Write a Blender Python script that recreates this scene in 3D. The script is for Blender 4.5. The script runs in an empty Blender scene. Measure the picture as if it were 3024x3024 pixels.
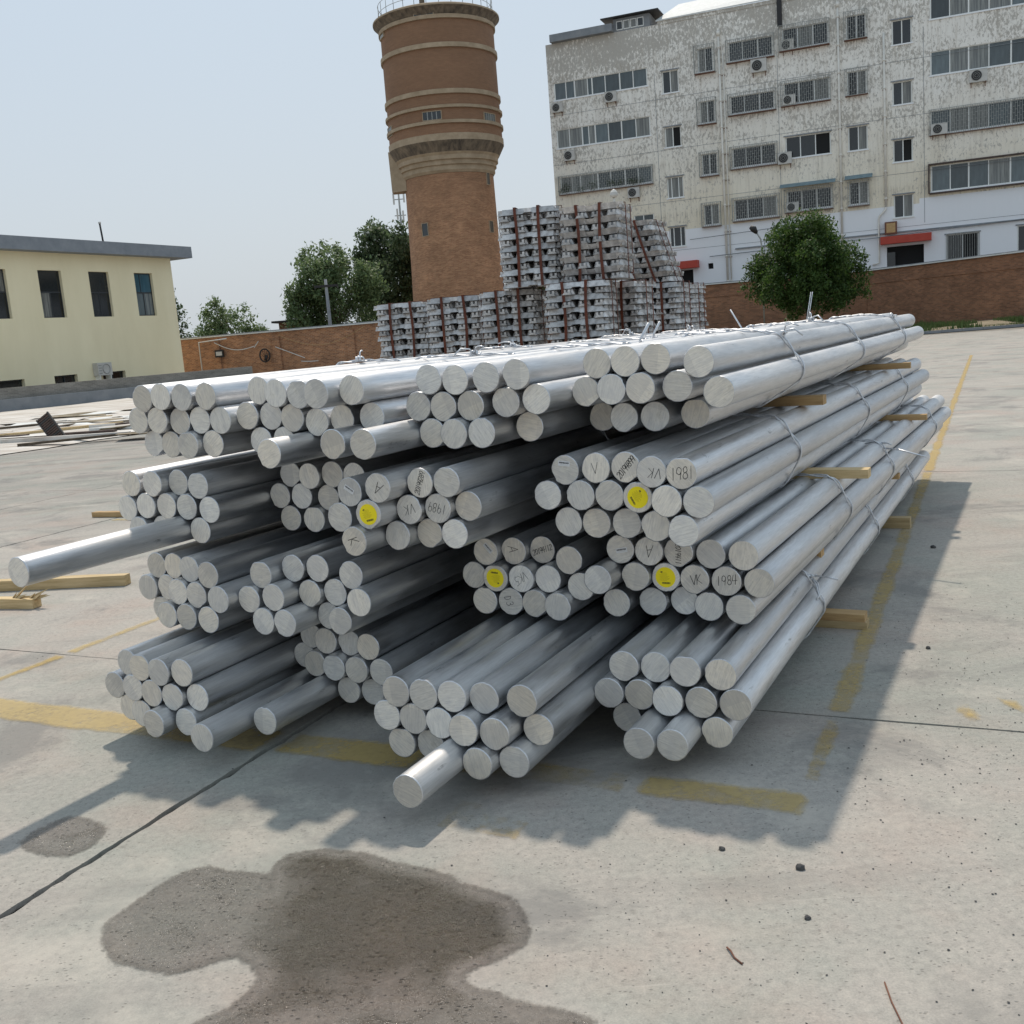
import bpy, bmesh, math, random
import numpy as np
from mathutils import Vector, Matrix
random.seed(7); rng = np.random.default_rng(11)
C = bpy.context.scene.collection
S = bpy.context.scene
PI = math.pi

# ---------------------------------------------------------------- camera, sky, sun, exposure
H = 1.77
cam = bpy.data.cameras.new('camera'); co = bpy.data.objects.new('camera', cam); C.objects.link(co)
cam.lens = 36.05; cam.sensor_width = 36; cam.clip_start = .05; cam.clip_end = 3000
_x = Vector((0.9969748, -0.0132332, -0.0765904)); _d = Vector((-0.0777252, -0.1697410, -0.9824188)); _f = Vector((0.0, 0.9853999, -0.1702561))
co.matrix_world = Matrix(((_x.x, -_d.x, -_f.x, 0), (_x.y, -_d.y, -_f.y, 0), (_x.z, -_d.z, -_f.z, H), (0, 0, 0, 1)))
S.camera = co
w = bpy.data.worlds.new('World'); S.world = w; w.use_nodes = True
nt = w.node_tree; nt.nodes.clear()
SUN = Vector((-0.04, .60, 1)).normalized()          # towards the sun
el = math.asin(SUN.z); az = math.atan2(SUN.x, SUN.y)
sky = nt.nodes.new('ShaderNodeTexSky'); sky.sky_type = 'NISHITA'; sky.sun_disc = False
sky.sun_elevation = el; sky.sun_rotation = az; sky.dust_density = 4.5; sky.air_density = 1.2; sky.ozone_density = 1.5
mx = nt.nodes.new('ShaderNodeMixRGB'); mx.inputs[0].default_value = .8
tc = nt.nodes.new('ShaderNodeTexCoord'); sx = nt.nodes.new('ShaderNodeSeparateXYZ'); mr = nt.nodes.new('ShaderNodeMapRange'); vm = nt.nodes.new('ShaderNodeMixRGB')
nt.links.new(tc.outputs['Generated'], sx.inputs[0]); nt.links.new(sx.outputs[2], mr.inputs[0]); mr.inputs[1].default_value = 0.0; mr.inputs[2].default_value = .5
vm.inputs[1].default_value = (7.1, 7.7, 8.25, 1); vm.inputs[2].default_value = (6.0, 7.5, 9.0, 1)     # milky summer haze, whiter towards the horizon
nt.links.new(mr.outputs[0], vm.inputs[0]); nt.links.new(vm.outputs[0], mx.inputs[2])
bg = nt.nodes.new('ShaderNodeBackground'); bg.inputs[1].default_value = .088
wo = nt.nodes.new('ShaderNodeOutputWorld')
nt.links.new(sky.outputs[0], mx.inputs[1]); nt.links.new(mx.outputs[0], bg.inputs[0]); nt.links.new(bg.outputs[0], wo.inputs[0])
sl = bpy.data.lights.new('sun', 'SUN'); so = bpy.data.objects.new('sun', sl); C.objects.link(so)
sl.energy = 2.7; sl.angle = math.radians(1.5); sl.color = (1, .90, .78)
so.rotation_euler = SUN.to_track_quat('Z', 'Y').to_euler(); so.location = (0, 0, 30)
S.view_settings.view_transform = 'Standard'; S.view_settings.look = 'None'; S.view_settings.gamma = 1
S.view_settings.exposure = 0.12; S.view_settings.use_curve_mapping = False
S.render.engine = 'CYCLES'

# ---------------------------------------------------------------- material helpers
def M(name, col, rough=.8, metal=0.0):
    m = bpy.data.materials.new(name); m.use_nodes = True
    b = m.node_tree.nodes['Principled BSDF']
    b.inputs['Base Color'].default_value = (*col, 1); b.inputs['Roughness'].default_value = rough; b.inputs['Metallic'].default_value = metal
    return m
class N:
    """tiny node builder"""
    def __init__(s, m): s.t = m.node_tree; s.b = s.t.nodes['Principled BSDF']
    def n(s, k, **kw):
        x = s.t.nodes.new('ShaderNode' + k)
        for a, v in kw.items(): setattr(x, a, v)
        return x
    def l(s, a, b): s.t.links.new(a, b)
    def coord(s, which='Object'): return s.n('TexCoord').outputs[which]
    def pos(s): return s.n('NewGeometry').outputs['Position']
    def map(s, v, scale=(1, 1, 1), rot=(0, 0, 0), loc=(0, 0, 0)):
        x = s.n('Mapping'); x.inputs['Scale'].default_value = scale; x.inputs['Rotation'].default_value = rot; x.inputs['Location'].default_value = loc
        s.l(v, x.inputs[0]); return x.outputs[0]
    def noise(s, v, scale=1, detail=4, rough=.55, dist=0):
        x = s.n('TexNoise'); x.inputs['Scale'].default_value = scale; x.inputs['Detail'].default_value = detail
        x.inputs['Roughness'].default_value = rough; x.inputs['Distortion'].default_value = dist
        if v is not None: s.l(v, x.inputs['Vector'])
        return x.outputs[0]
    def ramp(s, v, stops):
        x = s.n('ValToRGB'); e = x.color_ramp.elements
        while len(e) < len(stops): e.new(.5)
        for i, (p, c) in enumerate(stops):
            e[i].position = p; e[i].color = (*c, 1) if isinstance(c, tuple) else (c, c, c, 1)
        s.l(v, x.inputs[0]); return x.outputs[0]
    def mix(s, f, a, b, mode='MIX'):
        x = s.n('MixRGB', blend_type=mode)
        for i, v in ((0, f), (1, a), (2, b)):
            if isinstance(v, (int, float)): x.inputs[i].default_value = v if i == 0 else (v, v, v, 1)
            elif isinstance(v, tuple): x.inputs[i].default_value = (*v, 1)
            else: s.l(v, x.inputs[i])
        return x.outputs[0]
    def math(s, op, a, b=0.0, clamp=False):
        x = s.n('Math', operation=op, use_clamp=clamp)
        for i, v in ((0, a), (1, b)):
            if isinstance(v, (int, float)): x.inputs[i].default_value = v
            else: s.l(v, x.inputs[i])
        return x.outputs[0]
    def sep(s, v): x = s.n('SeparateXYZ'); s.l(v, x.inputs[0]); return x.outputs
    def rnd(s): return s.n('ObjectInfo').outputs['Random']
    def col(s, v): s.l(v, s.b.inputs['Base Color'])
    def rgh(s, v): s.l(v, s.b.inputs['Roughness'])
    def bump(s, h, st=.3, d=.01):
        x = s.n('Bump'); x.inputs['Strength'].default_value = st; x.inputs['Distance'].default_value = d
        s.l(h, x.inputs['Height']); s.l(x.outputs[0], s.b.inputs['Normal'])

def mat_alu_side():
    m = M('mill_aluminium', (.65, .66, .68), .38, .62); n = N(m)
    o = n.coord(); r = n.rnd()
    off = n.n('VectorMath', operation='ADD'); n.l(o, off.inputs[0])
    cb = n.n('CombineXYZ'); n.l(n.math('MULTIPLY', r, 57.0), cb.inputs[0]); n.l(n.math('MULTIPLY', r, 91.0), cb.inputs[1]); n.l(cb.outputs[0], off.inputs[1])
    v = off.outputs[0]
    a = n.noise(n.map(v, (11, .7, 11)), 1.6, 6, .66)
    b = n.noise(n.map(v, (75, 4, 75)), 2.0, 4, .65)
    grain = n.noise(v, 210, 2, .6)
    c = n.ramp(a, [(.25, (.57, .58, .595)), (.5, (.70, .705, .715)), (.75, (.80, .805, .81))])
    c = n.mix(1., c, n.ramp(b, [(.3, .84), (.7, 1.06)]), 'MULTIPLY')
    smear = n.ramp(n.noise(n.map(v, (13, 3.2, 13)), 1.4, 6, .74), [(.0, 1.), (.63, 1.), (.70, .5), (1., .35)])     # grease and mould smears
    scuff = n.ramp(n.noise(n.map(v, (5, 42, 5), (0, 0, .5)), 1.1, 5, .7), [(.0, 0.), (.69, 0.), (.74, 1.)])       # cross scratches
    dust = n.ramp(n.noise(n.map(v, (2.2, .9, 2.2)), 1.7, 5, .6), [(.42, 0.), (.66, 1.)])
    c = n.mix(1., c, smear, 'MULTIPLY'); c = n.mix(n.math('MULTIPLY', scuff, .5), c, (.86, .86, .86)); c = n.mix(n.math('MULTIPLY', dust, .3), c, (.60, .575, .53))
    c = n.mix(1., c, n.math('ADD', n.math('MULTIPLY', r, .2), .86), 'MULTIPLY')
    n.col(c); n.rgh(n.math('ADD', n.math('ADD', n.math('MULTIPLY', b, .2), n.math('MULTIPLY', dust, .16)), .31))
    n.l(n.math('SUBTRACT', .93, n.math('MULTIPLY', dust, .3)), n.b.inputs['Metallic'])
    n.bump(n.math('ADD', b, n.math('MULTIPLY', grain, .4)), .22, .002)
    return m
def mat_alu_face():
    m = M('sawn_aluminium', (.6, .59, .57), .5, .32); n = N(m)
    o = n.coord(); r = n.rnd()
    vr = n.n('VectorRotate', rotation_type='Y_AXIS'); n.l(o, vr.inputs['Vector'])
    n.l(n.math('MULTIPLY', r, 41.0), vr.inputs['Angle'])
    v = vr.outputs[0]
    cb = n.n('CombineXYZ'); n.l(n.math('MULTIPLY', r, 77.0), cb.inputs[0]); add = n.n('VectorMath', operation='ADD'); n.l(v, add.inputs[0]); n.l(cb.outputs[0], add.inputs[1])
    s1 = n.noise(n.map(add.outputs[0], (9, 1, 120)), 1.5, 6, .72, .5)
    s2 = n.noise(n.map(add.outputs[0], (22, 1, 30)), 1., 4, .6)
    c = n.ramp(s1, [(.34, (.54, .53, .51)), (.5, (.76, .745, .71)), (.66, (.92, .905, .87))])
    c = n.mix(.45, c, n.ramp(s2, [(.35, (.58, .58, .58)), (.62, (.86, .835, .77))]))
    # saw step: part of the face cut a little differently
    x = n.sep(v)[0]
    frac = n.math('FRACT', n.math('MULTIPLY', r, 13.7))
    th = n.math('SUBTRACT', n.math('MULTIPLY', frac, .2), .05)
    stp = n.math('GREATER_THAN', x, th)
    blot = n.ramp(n.noise(add.outputs[0], 22, 5, .7), [(.56, 0.), (.66, 1.)]); c = n.mix(n.math('MULTIPLY', blot, .28), c, (.36, .34, .31))
    c = n.mix(n.math('MULTIPLY', stp, .6), c, n.mix(.5, c, (.5, .5, .51)))
    tone = n.math('ADD', n.math('MULTIPLY', n.math('FRACT', n.math('MULTIPLY', r, 7.3)), .34), .78)
    c = n.mix(1., c, tone, 'MULTIPLY')
    warm = n.mix(n.math('FRACT', n.math('MULTIPLY', r, 29.1)), (1., .93, .83), (.98, .97, .95))
    n.col(n.mix(1., c, warm, 'MULTIPLY')); n.rgh(n.ramp(s1, [(.3, .62), (.7, .42)])); n.bump(s1, .25, .0015)
    return m
def concrete_nodes(n, dark=1.0):
    p = n.pos()
    big = n.noise(p, .35, 5, .62); mid = n.noise(n.map(p, (1, 1, 1), (0, 0, .6)), 1.5, 6, .66); fine = n.noise(p, 34, 5, .72); grain = n.noise(p, 150, 3, .65)
    c = n.ramp(big, [(.32, (.355, .345, .325)), (.5, (.435, .415, .38)), (.68, (.50, .47, .42))])
    c = n.mix(.45, c, n.ramp(mid, [(.3, (.33, .325, .31)), (.5, (.44, .42, .385)), (.72, (.56, .52, .46))]))
    c = n.mix(.5, c, n.ramp(fine, [(.32, (.24, .23, .215)), (.48, (.42, .40, .37)), (.7, (.62, .58, .52))]))
    c = n.mix(.25, c, n.ramp(grain, [(.35, (.25, .24, .22)), (.65, (.60, .56, .50))]))
    tint = n.noise(n.map(p, (1, 1, 1), (0, 0, .3), (7, 3, 0)), .7, 5, .65)
    c = n.mix(n.ramp(tint, [(.46, 0.), (.62, .8)]), c, n.mix(1., c, (.82, .90, .89), 'MULTIPLY'))
    lp = n.noise(n.map(p, (1, 1, 1), (0, 0, .3), (17, 9, 0)), 1.1, 5, .6)
    c = n.mix(n.ramp(lp, [(.5, 0.), (.66, .8)]), c, n.mix(1., c, (1.02, .915, .89), 'MULTIPLY'))
    # oil and water blooms, drag streaks, whitish laitance
    bloom = n.noise(n.map(p, (1, 1, 1), (0, 0, .9), (3, 31, 0)), .95, 6, .7, .5)
    c = n.mix(n.ramp(bloom, [(.53, 0.), (.64, .72)]), c, (.24, .236, .225))
    pale = n.noise(n.map(p, (1, 1, 1), (0, 0, .2), (41, 5, 0)), 1.3, 6, .68, .4)
    c = n.mix(n.ramp(pale, [(.56, 0.), (.7, .55)]), c, (.60, .565, .50))
    st = n.noise(n.map(p, (.3, 2.4, 1), (0, 0, .1)), 1.3, 6, .68)
    c = n.mix(n.ramp(st, [(.52, 0.), (.72, .55)]), c, (.27, .262, .245))
    scr = n.noise(n.map(p, (1.2, 34, 1), (0, 0, -.35)), 1.0, 4, .65)
    c = n.mix(n.ramp(scr, [(.66, 0.), (.73, .4)]), c, (.62, .59, .54))
    sps = n.noise(n.map(p, (1, 1, 1), (0, 0, 0), (9, 2, 0)), 3.1, 3, .6)
    px_, py_, _z = n.sep(p)
    wz = n.math('ADD', n.math('SUBTRACT', n.math('MULTIPLY', py_, .35), n.math('MULTIPLY', px_, .55)), n.math('MULTIPLY', n.math('SUBTRACT', mid, .5), 3.0))
    mrw = n.n('MapRange'); mrw.inputs[1].default_value = 6.2; mrw.inputs[2].default_value = 8.6; n.l(wz, mrw.inputs[0])
    lft = n.math('LESS_THAN', px_, -2.0)
    sweep = n.noise(n.map(p, (.18, 2.6, 1), (0, 0, -.12)), .8, 4, .6)
    c = n.mix(n.math('MULTIPLY', n.math('MULTIPLY', mrw.outputs[0], lft), .75), c, n.mix(1., c, n.ramp(sweep, [(.35, .68), (.65, .9)]), 'MULTIPLY'))
    vo = n.n('TexVoronoi'); vo.inputs['Scale'].default_value = 52; vo.inputs['Randomness'].default_value = 1; n.l(n.map(p, (.75, 1.25, 1), (0, 0, .4)), vo.inputs['Vector'])
    sel = n.math('GREATER_THAN', n.math('ADD', n.noise(p, 21, 2), n.math('MULTIPLY', n.math('SUBTRACT', sps, .5), .6)), .5)
    pit = n.math('MULTIPLY', n.ramp(vo.outputs['Distance'], [(.12, 1.), (.24, 0.)]), sel)
    c = n.mix(n.math('MULTIPLY', pit, .55), c, (.17, .165, .15))
    vb = n.n('TexVoronoi'); vb.inputs['Scale'].default_value = 9; n.l(p, vb.inputs['Vector'])
    spot = n.math('MULTIPLY', n.ramp(vb.outputs['Distance'], [(.07, 1.), (.16, 0.)]), n.math('GREATER_THAN', n.noise(p, 4, 2), .55))
    c = n.mix(n.math('MULTIPLY', spot, .35), c, (.2, .19, .17))
    h = n.math('SUBTRACT', n.math('ADD', fine, n.math('MULTIPLY', grain, .6)), n.math('MULTIPLY', pit, .9))
    return c, h, fine
def mat_concrete():
    m = M('yard_concrete', (.35, .33, .3), .9); n = N(m)
    c, h, f = concrete_nodes(n); n.col(n.mix(1., c, (.86, .835, .805), 'MULTIPLY')); n.bump(h, .5, .005); return m
def mat_wet():
    m = M('wet_concrete', (.1, .09, .07), .4); n = N(m); p = n.pos()
    c, h, f = concrete_nodes(n)
    at = n.n('Attribute', attribute_name='wet'); wv = at.outputs['Fac']
    blotch = n.noise(p, 3.4, 6, .7, .3); fine2 = n.noise(p, 55, 3, .7)
    damp = n.mix(1., c, (.42, .385, .36), 'MULTIPLY'); soak = n.mix(1., c, n.mix(blotch, (.06, .050, .032), (.18, .152, .11)), 'MULTIPLY')
    k = n.n('MapRange'); k.inputs[1].default_value = .50; k.inputs[2].default_value = .95; n.l(n.math('ADD', wv, n.math('MULTIPLY', n.math('SUBTRACT', blotch, .5), 1.1)), k.inputs[0])
    n.col(n.mix(k.outputs[0], damp, soak))
    n.rgh(n.ramp(n.math('ADD', n.math('MULTIPLY', fine2, .6), n.math('MULTIPLY', blotch, .4)), [(.38, .7), (.54, .25), (.62, .08)])); n.bump(n.math('ADD', h, n.math('MULTIPLY', fine2, .8)), 1., .006)
    tr = n.n('BsdfTransparent'); mxs = n.n('MixShader')
    nz = n.math('ADD', wv, n.math('ADD', n.math('MULTIPLY', n.math('SUBTRACT', n.noise(p, 9, 5, .7), .5), .34), n.math('MULTIPLY', n.math('SUBTRACT', n.noise(p, 70, 3, .7), .5), .34)))
    n.l(n.ramp(nz, [(.16, 0.), (.30, .7), (.50, 1.)]), mxs.inputs[0]); n.l(tr.outputs[0], mxs.inputs[1]); n.l(n.b.outputs[0], mxs.inputs[2])
    n.l(mxs.outputs[0], n.t.nodes['Material Output'].inputs[0]); return m
def mat_paint(col, wear=.5, name='worn_yellow_paint'):
    m = M(name, col, .75); n = N(m); p = n.pos()
    f = n.noise(p, 26, 5, .75); g = n.noise(p, 2.3, 4, .6)
    n.col(n.mix(.4, col, n.ramp(f, [(.3, (.3, .2, .07)), (.7, (.62, .45, .14))])))
    g2 = n.noise(n.map(p, (1, 1, 1), (0, 0, .5), (5, 0, 0)), 6, 5, .7)
    k = n.math('ADD', n.math('ADD', n.math('MULTIPLY', g, .6), n.math('MULTIPLY', g2, .35)), n.math('MULTIPLY', f, .32))
    ed = n.n('Attribute', attribute_name='edge'); k = n.math('ADD', k, n.math('MULTIPLY', n.math('SUBTRACT', ed.outputs['Fac'], .75), .38))
    tr = n.n('BsdfTransparent'); mxs = n.n('MixShader')
    n.l(n.ramp(k, [(wear + .03, .0), (wear + .13, .26), (wear + .28, .58)]), mxs.inputs[0]); n.l(tr.outputs[0], mxs.inputs[1]); n.l(n.b.outputs[0], mxs.inputs[2])
    n.l(mxs.outputs[0], n.t.nodes['Material Output'].inputs[0]); return m
def mat_brick(name, c1, c2, mortar, w=.24, h=.065, vary=(.2, .1), plane='xz', cyl=False, dark=None):
    m = M(name, c1, .9); n = N(m); o = n.coord()
    if cyl:
        x, y, z = n.sep(o); a = n.math('ARCTAN2', y, x); u = n.math('MULTIPLY', a, cyl)
        cb = n.n('CombineXYZ'); n.l(u, cb.inputs[0]); n.l(z, cb.inputs[1]); v = cb.outputs[0]
    else:
        x, y, z = n.sep(o); cb = n.n('CombineXYZ'); n.l(n.math('ADD', x, y), cb.inputs[0]); n.l(z, cb.inputs[1]); v = cb.outputs[0]
    b = n.n('TexBrick'); b.inputs['Scale'].default_value = 1; b.inputs['Brick Width'].default_value = w; b.inputs['Row Height'].default_value = h
    b.inputs['Mortar Size'].default_value = .009; b.inputs['Bias'].default_value = -.1
    b.inputs['Color1'].default_value = (*c1, 1); b.inputs['Color2'].default_value = (*c2, 1); b.inputs['Mortar'].default_value = (*mortar, 1)
    n.l(v, b.inputs['Vector'])
    big = n.noise(v, .5, 5, .65); st = n.noise(n.map(v, (.7, 3, 1)), 1.3, 5, .7)
    c = n.mix(1., b.outputs[0], n.ramp(big, [(.3, .72), (.7, 1.18)]), 'MULTIPLY')
    c = n.mix(1., c, n.ramp(st, [(.3, .78), (.7, 1.15)]), 'MULTIPLY')
    if dark: # weathered band by height
        zz, lo, hi = z, dark[0], dark[1]
        k = n.math('ADD', z, n.math('MULTIPLY', n.math('SUBTRACT', big, .5), 2.0))
        mr = n.n('MapRange'); mr.inputs[1].default_value = lo; mr.inputs[2].default_value = hi; n.l(k, mr.inputs[0])
        c = n.mix(n.math('MULTIPLY', mr.outputs[0], .8), c, dark[2])
    n.col(c); n.bump(b.outputs['Fac'], -.3, .01); return m
def mat_noise(name, a, b, scale=4, rough=.85, metal=0, stretch=(1, 1, 1), bump=.2, detail=5, rv=0):
    m = M(name, a, rough, metal); n = N(m); o = n.coord()
    f = n.noise(n.map(o, stretch), scale, detail, .62)
    c = n.ramp(f, [(.3, a), (.7, b)])
    if rv: c = n.mix(1., c, n.math('ADD', n.math('MULTIPLY', n.rnd(), rv), 1 - rv / 2), 'MULTIPLY')
    n.col(c)
    if bump: n.bump(f, bump, .01)
    return m
def mat_leaf(name, a, b, hi):
    m = M(name, a, .62); n = N(m); o = n.coord()
    f = n.noise(o, 1.1, 3, .6); g = n.noise(o, 9, 2, .5)
    c = n.ramp(f, [(.3, a), (.62, b)])
    c = n.mix(n.ramp(g, [(.55, 0.), (.75, .7)]), c, hi)
    n.col(c)
    tl = n.n('BsdfTranslucent'); n.l(c, tl.inputs[0]); mxs = n.n('MixShader'); mxs.inputs[0].default_value = .45
    n.l(n.b.outputs[0], mxs.inputs[1]); n.l(tl.outputs[0], mxs.inputs[2]); n.l(mxs.outputs[0], n.t.nodes['Material Output'].inputs[0]); return m
def mat_facade():
    m = M('weathered_render', (.6, .54, .42), .9); n = N(m); o = n.coord(); x, y, z = n.sep(o)
    big = n.noise(n.map(o, (.6, .6, .9)), .45, 5, .6); patch = n.noise(n.map(o, (1, 1, 1.3)), 1.1, 7, .72, .6); fine = n.noise(o, 7, 4, .7)
    streak = n.noise(n.map(o, (3.2, 3.2, .22)), 1.3, 5, .65)
    cream = n.mix(.5, n.ramp(fine, [(.3, (.82, .70, .50)), (.7, (.92, .81, .61))]), n.ramp(big, [(.3, (.76, .64, .44)), (.7, (.92, .82, .63))]))
    pale = n.mix(.3, (.93, .92, .90), cream)
    grey = n.mix(fine, (.32, .295, .255), (.54, .50, .44))
    # height driven weathering: bare grey render near the roof, cream in the middle, white painted base
    def rng_(lo, hi, amp, nz):
        k = n.math('ADD', z, n.math('MULTIPLY', n.math('SUBTRACT', nz, .5), amp))
        mr = n.n('MapRange'); mr.inputs[1].default_value = lo; mr.inputs[2].default_value = hi; n.l(k, mr.inputs[0]); return mr.outputs[0]
    up = rng_(9.5, 17.0, 4.5, big)
    cream = n.mix(.25, cream, (.86, .84, .78)); c = n.mix(up, cream, pale)
    peel = n.noise(n.map(o, (1.5, 1.5, .8)), 3.6, 10, .76, .25)
    zone = n.noise(n.map(o, (.5, .5, 1.1)), .5, 3, .6)
    thr = n.math('ADD', n.math('ADD', peel, n.math('MULTIPLY', n.math('SUBTRACT', zone, .5), .38)), n.math('MULTIPLY', up, .055))
    cap = rng_(21.0, 24.0, 2.2, big)
    thr = n.math('ADD', thr, n.math('MULTIPLY', cap, .075))
    left = n.n('MapRange'); left.inputs[1].default_value = 14; left.inputs[2].default_value = 2; n.l(x, left.inputs[0])
    thr = n.math('ADD', thr, n.math('MULTIPLY', n.math('MULTIPLY', left.outputs[0], cap), .05))
    c = n.mix(n.math('MULTIPLY', n.ramp(thr, [(.55, 0.), (.62, 1.)]), .85), c, grey)
    c = n.mix(n.math('MULTIPLY', n.ramp(streak, [(.50, 0.), (.68, 1.)]), .42), c, (.47, .41, .33))
    st2 = n.noise(n.map(o, (7, 7, .35), (0, 0, 0), (4, 0, 0)), 1.1, 6, .7)
    fl = n.math('FRACT', n.math('MULTIPLY', n.math('ADD', z, .6), .2545)); run = n.ramp(fl, [(.15, .05), (.6, .35), (.72, 1.), (.8, .1)])
    c = n.mix(n.math('MULTIPLY', n.math('MULTIPLY', n.ramp(st2, [(.48, 0.), (.62, 1.)]), run), .6), c, (.36, .31, .24))
    white = n.mix(n.math('MULTIPLY', streak, .2), (.90, .90, .91), (.72, .71, .69))
    k = n.math('ADD', z, n.math('MULTIPLY', n.math('GREATER_THAN', x, 27.9), -.35))
    c = n.mix(n.math('LESS_THAN', k, 8.9), c, white)
    n.col(c); n.bump(fine, .25, .01); return m
def mat_glass(name, col, rough=.08):
    m = M(name, col, rough, 0); n = N(m); r = n.rnd(); o = n.coord()
    f = n.noise(n.map(o, (2.5, 2.5, .5)), 1.5, 4, .6)
    c = n.mix(f, tuple(v * .45 for v in col), tuple(min(1, v * 1.7) for v in col))
    c = n.mix(1., c, n.math('ADD', n.math('MULTIPLY', r, 1.1), .4), 'MULTIPLY')
    cur = n.ramp(n.noise(n.map(o, (9, 9, .3)), 1.5, 3, .6), [(.4, (.13, .13, .12)), (.6, (.30, .30, .27))])
    c = n.mix(n.math('MULTIPLY', n.math('GREATER_THAN', n.math('FRACT', n.math('MULTIPLY', r, 17.3)), .72), .75), c, cur)
    n.col(c); n.b.inputs['Specular IOR Level'].default_value = .7; return m

ALU, FACE = mat_alu_side(), mat_alu_face()
CONC, WET = mat_concrete(), mat_wet()
YEL = mat_paint((.56, .38, .09), .46)
JOINT = M('joint_dirt', (.045, .04, .035), .95)
WIRE = mat_noise('galvanised_wire', (.55, .56, .58), (.78, .79, .81), 40, .38, .55, bump=0)
WOOD = mat_noise('sawn_pine', (.34, .2, .085), (.56, .38, .18), 3, .8, 0, (1, 14, 14), .3, rv=.3)
WOODP = mat_noise('pale_pine', (.42, .3, .14), (.66, .5, .28), 3, .8, 0, (1, 14, 14), .3, rv=.3)
INGOT = mat_noise('cast_ingot', (.30, .29, .28), (.64, .62, .60), 16, .5, .45, rv=.5)
STRAP = mat_noise('rusty_steel_strap', (.075, .018, .008), (.15, .036, .014), 12, .6, .2)
TBRICK = mat_brick('tower_brick', (.38, .165, .08), (.57, .285, .145), (.46, .32, .2), .26, .075, cyl=3.7, dark=(10, 19, (.21, .118, .068)))
TRIM = mat_noise('tower_render', (.32, .235, .15), (.47, .36, .245), 1.4, .9)
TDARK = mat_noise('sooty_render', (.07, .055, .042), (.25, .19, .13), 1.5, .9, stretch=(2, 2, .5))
RBRICK = mat_brick('old_red_brick', (.46, .21, .10), (.24, .10, .05), (.46, .34, .23), .26, .085)
RBRICK2 = mat_brick('sooty_red_brick', (.34, .155, .08), (.19, .085, .045), (.26, .18, .12), .26, .085)
GBRICK = mat_brick('grey_brick', (.27, .25, .215), (.2, .185, .16), (.32, .3, .27), .25, .07)
GCONC = mat_noise('grey_cement', (.2, .215, .23), (.29, .3, .31), 1.5, .9)
YWALL = mat_noise('yellow_render', (.84, .745, .50), (.93, .835, .58), .5, .9, bump=.05, stretch=(1.4, 1.4, .35), detail=8)
ROOFG = mat_noise('grey_fascia', (.21, .23, .255), (.28, .3, .325), 2, .8)
FACADE = mat_facade()
WFRAME = M('white_window_frame', (.82, .82, .78), .5)
BFRAME = M('dark_window_frame', (.03, .035, .04), .4)
GLASS = mat_glass('window_glass', (.075, .095, .10))
DGLASS = mat_glass('dark_glass', (.016, .02, .022))
BGLASS = mat_glass('blue_glass', (.06, .16, .22))
CAGE = mat_noise('grille_steel', (.26, .26, .24), (.42, .42, .39), 5, .6, .3, bump=0)
DARK = M('dark_interior', (.012, .012, .012), .9)
BLACK = M('black_metal', (.02, .018, .018), .6)
PIPE = mat_noise('plastic_pipe', (.72, .67, .59), (.85, .81, .73), 2, .5, bump=0)
ACM = mat_noise('ac_casing', (.5, .48, .44), (.62, .6, .56), 3, .55, bump=0)
RUST = mat_noise('rusty_bracket', (.13, .05, .03), (.22, .1, .06), 8, .8)
REDA = mat_noise('red_canopy', (.44, .05, .03), (.5, .075, .045), 2, .7, bump=0)
BLUEA = mat_noise('blue_awning', (.12, .18, .2), (.2, .27, .29), 3, .7, bump=0)
WHITE = mat_noise('white_coping', (.6, .6, .57), (.72, .72, .69), 3, .7, bump=0)
BARK = mat_noise('bark', (.06, .045, .03), (.13, .1, .07), 8, .9)
LEAF1 = mat_leaf('leaf_camphor', (.03, .068, .014), (.065, .125, .024), (.22, .27, .06))
LEAF2 = mat_leaf('leaf_poplar', (.09, .14, .06), (.17, .24, .10), (.30, .36, .18))
LEAF3 = mat_leaf('leaf_dark', (.06, .095, .05), (.11, .16, .075), (.2, .26, .12))
GRASS = mat_noise('grass_blades', (.06, .1, .025), (.13, .18, .05), 3, .8, bump=0)
DIRT = mat_noise('verge_soil', (.2, .155, .1), (.3, .25, .17), 1.5, .95)
SHEETM = mat_noise('plastic_sheeting', (.30, .235, .17), (.74, .72, .68), 1.0, .6, stretch=(.5, 1.6, 1), detail=9)
LABELY = M('yellow_label', (.95, .76, .0), .45); LABELW = M('white_label', (.72, .72, .72), .5)
INK = M('black_ink', (.015, .015, .018), .6); INKY = M('label_print', (.42, .33, .01), .6)
RUSTD = mat_noise('dark_rusty_steel', (.05, .035, .03), (.12, .08, .065), 8, .8)
STONE = mat_noise('dark_stone', (.03, .03, .032), (.09, .085, .08), 30, .8)

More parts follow.
